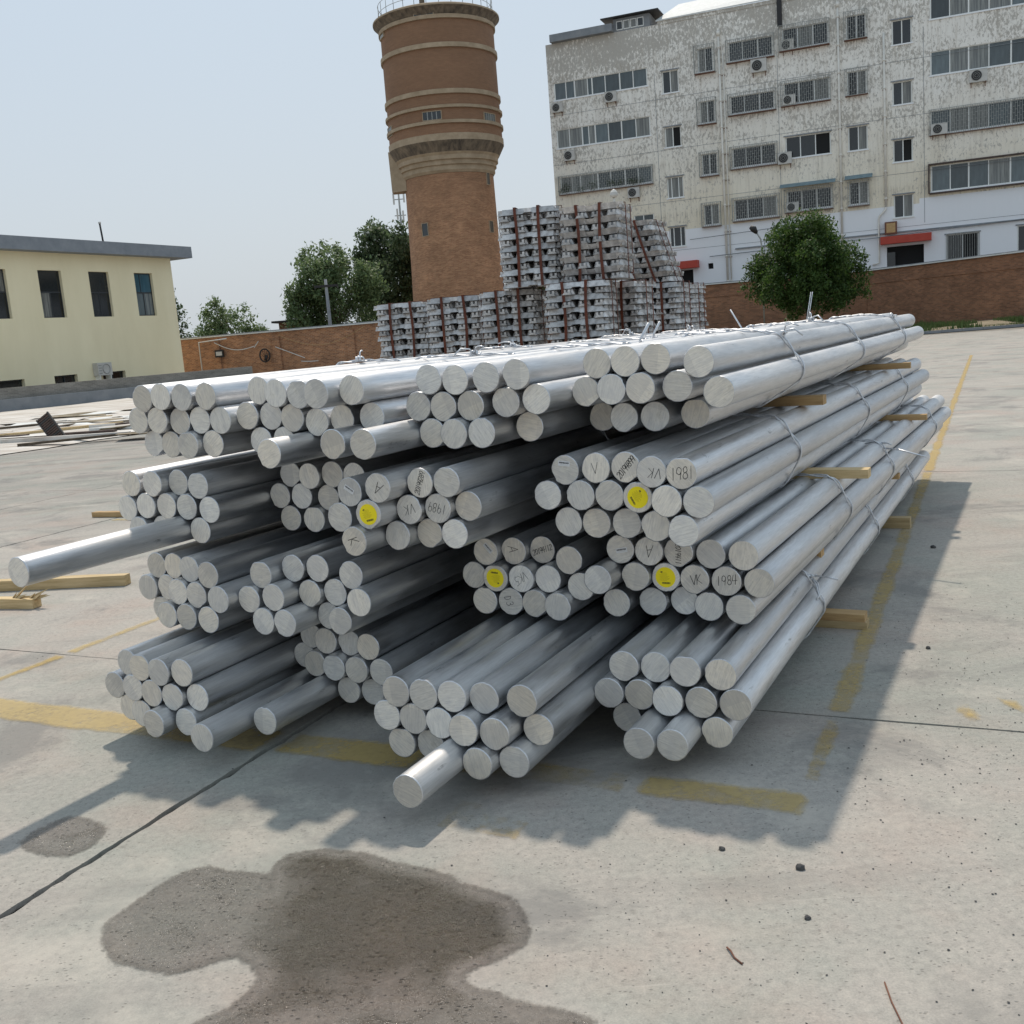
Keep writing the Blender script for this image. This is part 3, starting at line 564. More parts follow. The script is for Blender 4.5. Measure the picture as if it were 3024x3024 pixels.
LN = {'T': 'top layer', 'S': 'second layer', 'U': 'third layer', 'V': 'bottom layer'}
PN = {'1': 'leftmost', '2': 'second from left', '3': 'third from left', '4': 'rightmost'}
EXTRA = {'T1': 'all ends level', 'T2': 'one rod jutting out low', 'T3': 'evenly stacked plain ends', 'T4': 'with wire twists on top', 'S1': 'one rod jutting far out left',
         'S2': 'set back behind its neighbour', 'S3': 'yellow label, letter A and barcode', 'S4': 'marked 1981, yellow label', 'U1': 'overlapping plain ends', 'U2': 'plain ends above the recessed one',
         'U3': 'upside-down yellow label', 'U4': 'marked 1984, yellow label', 'V1': 'fanned plain ends', 'V2': 'recessed with two low rods sticking out', 'V3': 'one short rod end pointing at the puddle', 'V4': 'outermost, beside the yellow line'}
def hull(pts):
    pts = sorted(pts)
    def half(p):
        h = []
        for q in p:
            while len(h) > 1 and (h[-1][0] - h[-2][0]) * (q[1] - h[-2][1]) - (h[-1][1] - h[-2][1]) * (q[0] - h[-2][0]) <= 0: h.pop()
            h.append(q)
        return h
    a = half(pts); b = half(pts[::-1]); return a[:-1] + b[:-1]
def resample(P, n):
    P = P + [P[0]]; d_ = [0]
    for a, b in zip(P[:-1], P[1:]): d_.append(d_[-1] + math.hypot(b[0] - a[0], b[1] - a[1]))
    out = []; j = 0
    for i in range(n):
        t = d_[-1] * i / n
        while d_[j + 1] < t: j += 1
        f = (t - d_[j]) / (d_[j + 1] - d_[j] + 1e-9); out.append((P[j][0] + f * (P[j + 1][0] - P[j][0]), P[j][1] + f * (P[j + 1][1] - P[j][1])))
    return out
def wire_tie(parent, rods, y, seed, tails):
    """two twisted strands round the bundle's outline, a knot and loose tails on top"""
    rr = random.Random(seed); pts = []
    for (s, a, z) in rods:
        if s < y: pts += [(a + (R0 + .007) * math.cos(2 * PI * j / 20), z + (R0 + .007) * math.sin(2 * PI * j / 20)) for j in range(20)]
    H_ = resample(hull(pts), 150); m_ = MB(); ln = len(H_); skew = rr.uniform(-.05, .05); amid = sum(p[0] for p in H_) / ln
    zm = max(p[1] for p in H_)
    for ph in (0, PI):
        P = []
        for i in range(ln + 1):
            a, z = H_[i % ln]; tw = i * .36 + ph; P.append(Vector((a + .004 * math.cos(tw), y + .008 * math.sin(tw) + skew * (a - amid) + (.02 * math.sin(i * .12)), z + (.006 if z > zm - .02 else 0) + .005 * math.cos(tw))))
        m_.tube(P, .0046, WIRE, 5)
    top = [p for p in H_ if p[1] > zm - .05]; kx, kz = top[rr.randrange(len(top) // 3, max(len(top) * 3 // 4, len(top) // 3 + 1))] if tails < 2 else (max(top) if tails < 6 else max(p for p in top if p[1] > zm - .05))
    kz = min(kz, zm) + .004; c = Vector((kx, y + skew * (kx - amid), kz))
    lim = .016 if parent['label'].find('top layer') < 0 else .05
    for q in range(2):
        P = []; ax = rr.uniform(0, PI)
        for i in range(22):
            g = i * .6; u = (i / 21 - .5) * .055; P.append(c + Vector((u * math.cos(ax) + .010 * math.cos(g) * math.sin(ax), u * math.sin(ax) + .010 * math.cos(g), lim * .25 + lim * .25 * math.sin(g))))
        m_.tube(P, .0055, WIRE, 5)
    for q in range(2):
        dx = rr.uniform(-.16, .16) + (.1 if tails == 2 else 0); dy = rr.uniform(-.1, .06); up = rr.uniform(.3, 1.) * (.06 if lim > .03 else .012)
        P = [c, c + Vector((dx * .2, dy * .3, up)), c + Vector((dx * .6, dy * .7, up * 1.2)), c + Vector((dx, dy, up * rr.uniform(-.1, 1.2)))]
        m_.tube(P, .0046, WIRE, 5)
    if tails == 3:
        for q in (0, .014): m_.tube([c + Vector((q, 0, 0)), c + Vector((q + .02, 0, .12)), c + Vector((q + .05, .01, .3))], .0038, WIRE, 5)
    if tails == 4:
        m_.tube([c, c + Vector((-.03, 0, .05)), c + Vector((-.11, 0, .19))], .0055, WIRE, 6)
    if tails == 5:
        m_.tube([c, c + Vector((.01, 0, .06)), c + Vector((.06, 0, .14))], .0085, WIRE, 6)
    if tails == 6:
        for q in (0, .012): m_.tube([c + Vector((0, q, -.03)), c + Vector((.12, -.06 + q, -.035)), c + Vector((.30, -.14 + q, -.075))], .0048, WIRE, 5)
    if tails == 7:
        for q in (-1, 1): m_.tube([c + Vector((0, 0, 0)), c + Vector((.035, q * .02 - .03, -.03)), c + Vector((.06, q * .012 - .1, -.07)), c + Vector((.05, -.13, -.085))], .0048, WIRE, 5)
    return m_
FILL = {'S2': [(3.95, -3.06, 1.013), (3.97, -3.13, .9456 + .002), (3.9, -3.0, .9456 + .002)]}
TAILS = {('T2', 1): 5, ('T3', 2): 3, ('T4', 0): 2, ('T4', 1): 1, ('T3', 0): 5, ('T4', 2): 2, ('T3', 1): 4, ('U4', 1): 6, ('V4', 0): 7, ('U4', 2): 1, ('S4', 1): 1}
for bi, b in enumerate(RODS):
    t = TH + rad(YAW[b[0]]); rods = RODS[b]
    root = thing('rod_bundle', 'aluminium rod bundle, %s, %s, %s' % (LN[b[0]], PN[b[1]], EXTRA[b]), 'rod bundle', (0, 0, 0), -t, 'bundles of aluminium rods in the stack')
    bx = sum(r[1] for r in rods) / len(rods); by = min(r[0] for r in rods)
    for i, (s, a, z) in enumerate(rods):
        far = (a == max(r[1] for r in rods))
        me = RODR if far else RODM[(i * 5 + bi * 3) % 14]
        o = link('rod', me, root, (a, s, z))
        if s < 3.0 or (b in ('V2', 'T2') and s < 3.4 and z < 1.4 and (b != 'T2' or s < 3.3)): o['label'] = 'rod pulled out ahead of the others'
        if (b, i) in MARKS:
            nm, mm = MARKS[(b, i)]
            if not hasattr(mm, '_me'): mm._me = mm.mesh(nm)
            link(nm, mm._me, o)
    cols = {'T': (5.36, 7.28, 9.54), 'S': (5.32, 7.38, 9.3), 'U': (5.82, 7.36, 9.86), 'V': (5.22, 7.2, 9.28)}[b[0]]
    for wi, y in enumerate(cols):
        jit = 0 if b[1] == '4' else random.uniform(-.25, .25)
        wire_tie(root, rods, y + jit, bi * 7 + wi, TAILS.get((b, wi), 1 if b[0] == 'T' else 0)).obj('wire_tie', root)
# timbers between the layers and on the ground, square to the rods
def timber(s, a0, a1, z0, h, label, m=WOOD, w_=.075, name='timber_bearer', grp='timbers under the rod layers', skew=0.0):
    m_ = MB(); L = a1 - a0; n = 14; vs = []; rr = random.Random(int(s * 100 + z0 * 1000))
    for i in range(n + 1):
        x = -L + L * i / n; dz = rr.uniform(-.0015, .0015)
        for y, z in ((-w_ / 2, 0), (w_ / 2, 0), (w_ / 2, h + dz), (-w_ / 2, h + dz * .5)): vs.append((x, y + rr.uniform(-.001, .001), z))
    fs = [(0, 1, 2, 3), (n * 4 + 3, n * 4 + 2, n * 4 + 1, n * 4)]
    for i in range(n):
        for j in range(4): fs.append((i * 4 + j, (i + 1) * 4 + j, (i + 1) * 4 + (j + 1) % 4, i * 4 + (j + 1) % 4))
    m_.add(vs, [f[::-1] for f in fs], m)
    d_ = Vector((math.sin(TH), math.cos(TH), 0)); l_ = Vector((math.cos(TH), -math.sin(TH), 0)); p = d_ * s + l_ * a1
    o = m_.obj(name, None, (p.x, p.y, z0)); o.rotation_euler = (0, 0, -TH + skew); tag(o, label, 'timber', grp); return o
timber(5.93, -4.25, -1.10, BASE['T'] - .052, .051, 'orange-brown timber end under the top rod layer, nearer one', WOOD, .1)
timber(8.90, -4.3, -.97, BASE['T'] - .047, .046, 'thin timber under the top rod layer, farther one')
timber(5.95, -4.25, -.87, BASE['S'] - .050, .049, 'long pale timber end jutting out under the second rod layer, nearer one', WOODP, .1)
timber(8.90, -4.3, -.85, BASE['S'] - .046, .045, 'timber under the second rod layer, farther one')
timber(5.65, -4.25, -1.08, BASE['U'] - .046, .045, 'short dark timber end between third and bottom layers, nearer one', WOOD, .09)
timber(8.35, -4.3, -1.0, BASE['U'] - .042, .041, 'short timber end between third and bottom layers, farther one')
timber(5.80, -4.3, -.88, .0435, .042, 'upper timber of the nearer pair lying under the bottom layer', WOOD, .1)
timber(5.80, -4.3, -.87, .0005, .042, 'lower split timber of the nearer pair lying on the concrete', WOODP, .1)
timber(8.60, -4.3, -.95, .0005, .085, 'farther timber on the concrete under the bottom layer', WOODP, .09)

def crown(name, parent, lobes, n, leaf, m, seed):
    """leaves as small folded cards spread through overlapping lobes, denser towards each lobe's shell"""
    r = np.random.default_rng(seed); L = np.array(lobes, float); wt = L[:, 3] * L[:, 4] * L[:, 5]; wt = wt ** .75; wt /= wt.sum()
    pick = r.choice(len(L), n, p=wt); d_ = r.normal(size=(n, 3)); d_ /= np.linalg.norm(d_, axis=1)[:, None]
    rad_ = r.beta(5, 1.3, n)[:, None] * (1 + .12 * r.normal(size=(n, 1)))
    sub = L[pick]; P = sub[:, :3] + d_ * rad_ * sub[:, 3:6]
    # twig clumps: pull leaves towards random anchors for a ragged outline
    na = max(40, n // 45); A = P[r.choice(n, na)] + r.normal(size=(na, 3)) * leaf * .5; g = r.integers(0, na, n); near = A[g]
    k = r.random(n) < .62; P[k] = near[k] + r.normal(size=(k.sum(), 3)) * leaf * 1.5
    u = r.normal(size=(n, 3)); u /= np.linalg.norm(u, axis=1)[:, None]; up = np.array([0, 0, 1.]); v = np.cross(u, up + r.normal(size=(n, 3)) * .5); v /= np.linalg.norm(v, axis=1)[:, None] + 1e-9
    s_ = leaf * (.6 + .8 * r.random((n, 1))); nn = np.cross(u, v) * .25
    V = np.stack([P - u * s_, P + v * s_ * .5 + nn * s_, P + u * s_, P - v * s_ * .5 + nn * s_], 1).reshape(-1, 3)
    F = np.arange(4 * n).reshape(n, 4)
    me = bpy.data.meshes.new(name); me.vertices.add(4 * n); me.vertices.foreach_set('co', V.astype(np.float32).ravel())
    me.loops.add(4 * n); me.loops.foreach_set('vertex_index', F.ravel().astype(np.int32)); me.polygons.add(n); me.polygons.foreach_set('loop_start', np.arange(0, 4 * n, 4, dtype=np.int32)); me.polygons.foreach_set('loop_total', np.full(n, 4, np.int32))
    me.materials.append(m); me.update(); me.validate(); return link(name, me, parent)

# ---------------------------------------------------------------- water tower
def ring_box(m_, r0, r1, z0, z1, m, k=64): m_.lathe([(r0, z0), (r1, z0), (r1, z1), (r0, z1)], m, k)
tower = thing('water_tower', 'tall round brick water tower with wider drum and stained cap', 'water tower', (-3.05, 88.6, 0))
mb = MB(); mb.lathe([(4.05, 0), (3.78, 8), (3.68, 14.8)], TBRICK, 72, True); mb.obj('shaft', tower)
mb = MB(); mb.lathe([(4.66, 17.6), (4.62, 19.9), (4.58, 26.4)], TBRICK, 72, True); mb.obj('tank_drum', tower)
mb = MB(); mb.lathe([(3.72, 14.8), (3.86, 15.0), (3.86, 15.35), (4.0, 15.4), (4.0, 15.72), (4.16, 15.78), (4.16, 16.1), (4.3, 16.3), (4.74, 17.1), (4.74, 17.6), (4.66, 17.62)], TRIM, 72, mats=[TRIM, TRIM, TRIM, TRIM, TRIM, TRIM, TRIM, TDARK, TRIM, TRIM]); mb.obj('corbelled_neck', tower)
for z, hgt, pr, m_ in ((26.05, .28, .07, TRIM), (23.95, .34, .09, TRIM), (20.55, .34, .09, TRIM), (19.5, .22, .14, TRIM), (18.35, .24, .14, TRIM)):
    mb = MB(); ring_box(mb, 4.55, 4.66 + pr, z, z + hgt, m_); mb.obj('band_course', tower)
mb = MB(); mb.lathe([(4.62, 26.35), (4.95, 26.75), (5.12, 26.9), (5.12, 27.02), (4.9, 27.12), (.3, 27.6), (0, 27.62)], TDARK, 72, mats=[TDARK, TDARK, TRIM, TRIM, TDARK, TDARK]); mb.obj('cap', tower)
mb = MB(); mb.box(-1.0, -.6, -4.6, -4.2, 27.1, 27.55, TDARK); mb.obj('roof_hatch', tower)
mb = MB()
for i in range(30):
    a = 2 * PI * i / 30; x, y = 4.6 * math.cos(a), 4.6 * math.sin(a); mb.tube([(x, y, 27.0), (x, y, 28.35)], .022, CAGE, 4)
for z in (27.7, 28.35):
    mb.tube([(4.6 * math.cos(2 * PI * i / 60), 4.6 * math.sin(2 * PI * i / 60), z) for i in range(61)], .022, CAGE, 4, cap=False)
mb.obj('guard_rail', tower)
def tower_window(x, z, w_, h_, r, bars=2, fr=CAGE):
    a = math.asin(max(-1, min(1, x / r))); o = link('window', None, tower, (r * math.sin(a), -r * math.cos(a), z), a)
    m_ = MB(); m_.box(-w_ / 2 - .05, w_ / 2 + .05, -.06, .3, -h_ / 2 - .05, -h_ / 2, TRIM); m_.box(-w_ / 2 - .05, w_ / 2 + .05, -.06, .3, h_ / 2, h_ / 2 + .05, TRIM)
    m_.box(-w_ / 2 - .05, -w_ / 2, -.06, .3, -h_ / 2, h_ / 2, TRIM); m_.box(w_ / 2, w_ / 2 + .05, -.06, .3, -h_ / 2, h_ / 2, TRIM)
    for i in range(1, bars + 1): xx = -w_ / 2 + w_ * i / (bars + 1); m_.box(xx - .03, xx + .03, -.04, .02, -h_ / 2, h_ / 2, fr)
    m_.obj('window_frame', o)
    m_ = MB(); m_.box(-w_ / 2, w_ / 2, -.03, .0, -h_ / 2, h_ / 2, DGLASS); m_.obj('pane', o)
for x, z, w_, h_, r, b in ((-.76, 26.48, 1.5, .42, 4.6, 2), (3.65, 26.3, 1.1, .42, 4.6, 2), (-4.35, 26.0, 1.2, .5, 4.6, 3), (-.76, 18.97, 1.45, .6, 4.62, 3), (3.7, 18.85, 1.4, .62, 4.62, 4), (-4.38, 18.6, 1.3, .7, 4.62, 4),
                           (-2.15, 10.6, .56, .95, 3.74, 0), (3.17, 10.55, .5, .85, 3.74, 0), (3.2, 14.35, .45, .9, 3.68, 0)):
    tower_window(x, z, w_, h_, r, b)
mb = MB(); mb.add([(-4.75, -.6, 14.0), (-3.5, -1.2, 14.0), (-3.5, .6, 14.0), (-4.75, .6, 14.0), (-4.8, -.6, 17.2), (-3.5, -1.2, 17.2), (-3.5, .6, 17.2), (-4.8, .6, 17.2)],
                  [(0, 3, 2, 1), (4, 5, 6, 7), (0, 1, 5, 4), (1, 2, 6, 5), (2, 3, 7, 6), (3, 0, 4, 7)], TRIM); mb.obj('side_duct', tower)

# ---------------------------------------------------------------- apartment building (local x along the facade, y into it)
apt = thing('apartment_building', 'weathered six storey apartment block with caged windows and cream peeling walls', 'building', (5.6068, 87.8198, 0), math.radians(-22))
OPEN = []      # (x0,x1,z0,z1)
def wall_with_openings(W0, W1, Z0, Z1, rects, depth, m, name, parent, hole_m=DARK):
    xs = sorted({W0, W1, *[r[0] for r in rects], *[r[1] for r in rects]}); zs = sorted({Z0, Z1, *[r[2] for r in rects], *[r[3] for r in rects]})
    m_ = MB()
    for i in range(len(xs) - 1):
        for j in range(len(zs) - 1):
            cx, cz = (xs[i] + xs[i + 1]) / 2, (zs[j] + zs[j + 1]) / 2
            if any(r[0] < cx < r[1] and r[2] < cz < r[3] for r in rects): continue
            m_.add([(xs[i], 0, zs[j]), (xs[i + 1], 0, zs[j]), (xs[i + 1], 0, zs[j + 1]), (xs[i], 0, zs[j + 1])], [(0, 1, 2, 3)], m)
    for x0, x1, z0, z1 in rects:
        d = depth; m_.add([(x0, 0, z0), (x1, 0, z0), (x1, 0, z1), (x0, 0, z1), (x0, d, z0), (x1, d, z0), (x1, d, z1), (x0, d, z1)],
                          [(0, 4, 5, 1), (1, 5, 6, 2), (2, 6, 7, 3), (3, 7, 4, 0)], m)
        m_.add([(x0, d, z0), (x1, d, z0), (x1, d, z1), (x0, d, z1)], [(0, 1, 2, 3)], hole_m)
    return m_, m_.obj(name, parent)
WINS = []      # x0,x1,z0,z1, panes, kind, frame, glass list
def rib(x0, x1, z0, z1, divs): WINS.append((x0, x1, z0, z1, divs, 'ribbon'))
def spread(x0, x1, fr): return [x0 + (x1 - x0) * f for f in fr]
fr8 = [0, .13, .225, .365, .415, .555, .71, .85, 1]
rib(.46, 8.2, 20.12, 21.46, spread(.46, 8.2, fr8)); rib(.42, 8.24, 16.38, 17.84, spread(.42, 8.24, [0, .14, .28, .35, .42, .56, .7, .85, 1]))
rib(.5, 8.2, 12.85, 14.1, spread(.5, 8.2, fr8)); rib(6.5, 8.18, 9.0, 10.4, [6.5, 7.3, 8.18]); rib(.5, 6.2, 9.0, 10.4, [.5, 1.9, 3.3, 4.8, 6.2])
for zs_ in ((19.33, 20.95), (15.28, 16.78), (11.42, 13.0), (7.65, 9.16)):
    WINS.append((9.32, 10.64, zs_[0], zs_[1], [9.32, 9.97, 10.64] if zs_[1] > 14 else [9.32, 9.68, 10.24, 10.64], 'small'))
for zs_, k_ in (((20.45, 22.15), 1), ((16.7, 18.3), 1), ((12.85, 14.4), 1), ((9.05, 10.58), 1)):
    WINS.append((12.15, 13.35, zs_[0], zs_[1], [12.15, 12.75, 13.35], 'caged'))
for (z0, z1) in ((20.85, 22.2), (17.05, 18.3), (13.1, 14.5), (9.2, 10.68)):
    WINS.append((14.5, 17.8, z0, z1, [14.5, 15.55, 16.7, 17.8], 'caged'))
for i, (z0, z1) in enumerate(((21.05, 22.5), (17.15, 18.65), (13.25, 14.8), (9.4, 10.85))):
    WINS.append((18.5, 21.82, z0, z1, [18.5, 19.6, 20.7, 21.82], 'small' if i == 2 else 'caged'))
    WINS.append((23.02, 24.42, z0 - .05, z1 + .1, [23.02, 23.75, 24.42], 'small' if i == 2 else 'caged'))
for (z0, z1) in ((20.1, 21.75), (15.98, 17.55), (12.0, 13.55), (8.05, 9.66)):
    WINS.append((26.13, 27.5, z0, z1, [26.13, 26.82, 27.5] if z1 < 15 or z1 > 20 else [26.13, 26.8, 27.5], 'small'))
for i, (z0, z1) in enumerate(((21.4, 23.2), (17.62, 19.22), (13.6, 15.2), (9.62, 11.4))):
    rib(28.68, 40.0, z0, z1, [28.68, 29.98, 31.2, 32.5, 33.9, 35.2, 36.4, 37.6, 38.8, 40])
WINS.append((29.68, 31.9, 4.6, 6.45, [29.68, 30.8, 31.9], 'small')); WINS.append((34.35, 35.9, 4.6, 6.6, [34.35, 35.1, 35.9], 'small'))
WINS.append((15.9, 17.2, 4.4, 6.3, [15.9, 16.5, 17.2], 'small'))
rects = [(a, b, c, d) for a, b, c, d, *_ in WINS] + [(25.62, 28.18, .5, 6.0), (9.9, 11.1, .5, 5.75), (12.3, 12.72, 5.66, 6.1)]
mw, facade = wall_with_openings(0, 42, 0, 24.45, rects, .34, FACADE, 'facade_wall', apt)
mb = MB(); mb.box(0, 42, .36, 13, 0, 24.2, FACADE); mb.box(0, 42, .002, .36, 24.2, 24.4, GCONC); mb.obj('rear_volume', apt)
def grille(x0, x1, z0, z1, dep, parent, pattern=True):
    m_ = MB(); t = .018
    for y in (-dep,):
        for z in (z0, z1): m_.box(x0, x1, y - t, y + t, z - t, z + t, CAGE)
        nb = max(4, int((x1 - x0) / .15))
        for i in range(nb + 1): x = x0 + (x1 - x0) * i / nb; m_.box(x - .013, x + .013, y - .010, y + .010, z0, z1, CAGE)
        if pattern:
            for i in range(nb):
                for q in range(4):
                    z = z0 + (z1 - z0) * (q + (.35 if i % 2 else .8)) / 4
                    if z < z1: m_.box(x0 + (x1 - x0) * i / nb, x0 + (x1 - x0) * (i + 1) / nb, y - .009, y + .009, z - .012, z + .012, CAGE)
    for x in (x0, x1):
        for z in (z0, z1): m_.box(x - t, x + t, -dep, 0, z - t, z + t, CAGE)
        for j in range(1, 3): y = -dep * j / 3; m_.box(x - .012, x + .012, y - .012, y + .012, z0, z1, CAGE)
    m_.box(x0, x1, -dep, 0, z0 - .05, z0 - .02, RUST)
    return m_.obj('window_grille', parent)
PANE = {}
for wi, (x0, x1, z0, z1, dv, kind) in enumerate(WINS):
    o = link('window', None, apt, (x0, 0, z0)); wd, hh = x1 - x0, z1 - z0
    y = .06 if kind == 'ribbon' else .14; ft = .05
    m_ = MB(); m_.box(0, wd, y, y + .08, 0, ft, WFRAME); m_.box(0, wd, y, y + .08, hh - ft, hh, WFRAME)
    for k, d_ in enumerate(dv):
        t = .05 if k in (0, len(dv) - 1) or (kind == 'ribbon' and k % 2 == 0) else .035
        xx = min(max(d_ - x0, t), wd - t); m_.box(xx - t, xx + t, y + .001, y + .081, ft, hh - ft, WFRAME)
    m_.obj('window_frame', o)
    for k in range(len(dv) - 1):
        a, b = dv[k] - x0, dv[k + 1] - x0
        g = GLASS if kind == 'ribbon' else DGLASS
        if kind == 'small' and wi % 3 == 0 and k == len(dv) - 2: g = DARK       # sash slid open
        key = (round(b - a, 2), round(hh, 2), g.name)
        if key not in PANE: q = MB(); q.box(0, b - a, 0, .012, 0, hh, g); PANE[key] = q.mesh('pane')
        link('pane', PANE[key], o, (a, y + .04 + (.02 if k % 2 else 0), 0))
    m_ = MB(); m_.box(-.06, wd + .06, -.07, .05, -.09, -.003, FACADE if z0 > 9 else WFRAME); m_.obj('window_sill', o)
    if kind == 'small': m_ = MB(); m_.box(-.1, wd + .1, -.045, .0, hh + .02, hh + .1, GCONC); m_.obj('window_hood', o)
for g in ((.4, 8.26, 12.7, 14.15, .28), (11.95, 13.5, 20.3, 22.3, .42), (12.0, 13.45, 16.55, 18.45, .42), (12.0, 13.5, 12.7, 14.52, .3), (12.0, 13.5, 8.9, 10.7, .3),
          (14.37, 17.93, 20.7, 22.3, .36), (14.37, 17.93, 16.9, 18.42, .4), (14.37, 17.93, 12.95, 14.6, .25), (14.4, 17.98, 9.05, 10.8, .3), (18.3, 21.88, 20.9, 22.65, .4), (18.3, 21.88, 17.0, 18.75, .36),
          (18.35, 21.88, 9.25, 10.95, .36), (22.9, 24.5, 20.9, 22.8, .4), (22.9, 24.48, 17.05, 18.9, .34), (22.95, 24.46, 9.2, 11.0, .28), (28.6, 40, 13.5, 15.25, .22)):
    grille(*g, apt)
grille(29.7, 31.9, 4.6, 6.5, .05, apt, False)
def pipe(x, z0, z1, r=.085, y=-.12, m=PIPE):
    m_ = MB(); m_.tube([(x, y, z0), (x, y, z1)], r, m, 8); z = z0 + .6
    while z < z1: m_.tube([(x, y, z - .05), (x, y, z + .05)], r * 1.35, m, 8); m_.box(x - .12, x + .12, y, 0, z - .12, z - .09, RUST); z += 1.93
    return m_.obj('drainpipe', apt)
pipe(13.83, 4, 22.9); pipe(14.12, 4, 21.5, .05); pipe(22.48, 6.6, 23.4); pipe(25.6, 8.9, 21.0)
mb = MB(); mb.tube([(25.6, -.12, 8.95), (25.58, -.12, 8.7), (25.15, -.12, 8.3), (25.08, -.12, 8.05), (25.08, -.12, 4.9), (24.6, -.12, 4.8)], .07, PIPE, 8); mb.obj('drainpipe', apt)
mb = MB(); mb.tube([(13.83, -.12, 22.8), (13.83, -.12, 23.15)], .14, PIPE, 8); mb.obj('rain_hopper', apt); mb = MB(); mb.tube([(22.48, -.12, 23.3), (22.48, -.12, 23.65)], .13, PIPE, 8); mb.obj('rain_hopper', apt)
mb = MB(); mb.box(18.22, 18.56, -.28, .0, 22.7, 26.5, BLACK); mb.obj('black_flue', apt)
for (x0, x1, z) in ((0, 42, 18.95), (0, 42, 15.1), (0, 42, 11.15), (8.4, 42, 7.35)):
    m_ = MB(); m_.box(x0, x1, -.012, .0, z - .012, z + .012, GCONC); m_.obj('render_joint', apt)
for x in (8.75, 28.25, 18.1): m_ = MB(); m_.box(x - .015, x + .015, -.010, .0, 7.5, 21, GCONC); m_.obj('render_joint', apt)
mb = MB(); mb.box(14.5, 42, -.14, .0, 6.95, 7.05, GCONC); mb.tube([(12.5, -.2, 6.6), (20, -.22, 6.72), (25, -.2, 6.74), (42, -.2, 7.25)], .03, GCONC, 5); mb.tube([(11, -.25, 8.05), (16, -.25, 8.2), (20, -.25, 8.35)], .018, BLACK, 4); mb.obj('string_course', apt)
def canopy(x0, x1, z0, z1, dep, m, name='door_canopy'):
    m_ = MB(); m_.box(x0, x1, -dep, -.002, z0, z1, m); return m_.obj(name, apt)
canopy(25.2, 28.7, 6.18, 6.72, .9, REDA); canopy(9.6, 11.62, 5.85, 6.42, .8, REDA)
mb = MB(); mb.box(25.64, 26.2, .1, .14, .5, 5.6, DGLASS); mb.obj('door', apt)
for (x0, x1, z, d_) in ((18.05, 22.1, 11.2, .62), (22.75, 24.7, 11.25, .5)):
    m_ = MB(); n = 10
    for i in range(n):
        a, b = x0 + (x1 - x0) * i / n, x0 + (x1 - x0) * (i + 1) / n
        m_.add([(a, -d_, z - .1), (b, -d_, z - .1), (b, 0, z + .2), (a, 0, z + .2), (a, -d_, z - .13), (b, -d_, z - .13), (b, 0, z + .17), (a, 0, z + .17)], [(0, 1, 2, 3), (7, 6, 5, 4), (0, 4, 5, 1), (0, 3, 7, 4), (1, 5, 6, 2)], BLUEA)
    m_.obj('window_awning', apt)
mb = MB(); mb.box(25.5, 26.35, -.5, -.02, 6.9, 7.78, RUST); mb.box(25.62, 26.24, -.52, -.501, 7.0, 7.68, WOOD); mb.obj('rusty_cage', apt)
mb = MB(); mb.box(.55, 5.7, -.55, .8, 24.46, 25.02, GCONC); mb.obj('roof_parapet', apt)
mb = MB(); mb.box(5.7, 8.6, -.002, 3, 24.45, 25.4, GCONC); mb.box(4.8, 9.4, -.5, 3.4, 25.42, 25.5, BLACK); mb.obj('penthouse', apt)
for i in range(4):
    o = link('window', None, apt, (5.95 + i * .56, -.03, 24.55)); m_ = MB(); m_.box(0, .5, 0, .03, 0, .06, WFRAME); m_.box(0, .5, 0, .03, .6, .66, WFRAME); m_.box(0, .05, 0, .028, .06, .6, WFRAME); m_.box(.45, .5, 0, .028, .06, .6, WFRAME); m_.obj('window_frame', o)
    m_ = MB(); m_.box(.05, .45, .008, .02, .06, .6, DGLASS); m_.obj('pane', o)
mb = MB(); mb.add([(9.1, -.15, 24.72), (42, -.15, 24.9), (42, 3.5, 27.4), (10.2, 3.5, 26.6), (9.1, -.15, 24.62), (42, -.15, 24.8)], [(0, 1, 2, 3), (4, 5, 1, 0)], WHITE); mb.box(9.2, 42, -.05, .05, 24.40, 24.66, FACADE); mb.obj('sloped_roof', apt)
def ac(x, z, w_, h_, face, label, ins=False):
    d_ = .32; e = Vector((math.cos(rad(-22)), math.sin(rad(-22)), 0)); ny = Vector((-e.y, e.x, 0))
    p = Vector((5.6068, 87.8198, 0)) + e * x + ny * (-.05 - d_ - (.0 if not ins else .0)) + Vector((0, 0, z))
    t = thing('air_conditioner', label, 'air conditioner', p, rad(-22), 'outdoor air conditioner units')
    m_ = MB(); m_.box(0, w_, 0, d_, 0, h_, ACM); m_.box(.02, w_ - .02, -.006, 0, h_ - .05, h_ - .03, CAGE); m_.obj('casing', t)
    m_ = MB(); cx, cz, r = w_ * .4, h_ * .5, h_ * .4; k = 20
    m_.add([(cx + r * math.cos(2 * PI * j / k), -.012, cz + r * math.sin(2 * PI * j / k)) for j in range(k)], [tuple(range(k))], BLACK)
    for rr_ in (1, .66, .33): m_.tube([(cx + r * rr_ * math.cos(2 * PI * j / k), -.02, cz + r * rr_ * math.sin(2 * PI * j / k)) for j in range(k + 1)], .014, CAGE, 4, cap=False)
    m_.obj('fan_grille', t)
    m_ = MB()
    for xx in (.12, w_ - .12): m_.box(xx - .02, xx + .02, 0, d_ + .05, -.06, -.0, RUST); m_.box(xx - .02, xx + .02, d_, d_ + .045, -.3, -.06, RUST)
    m_.obj('bracket', t)
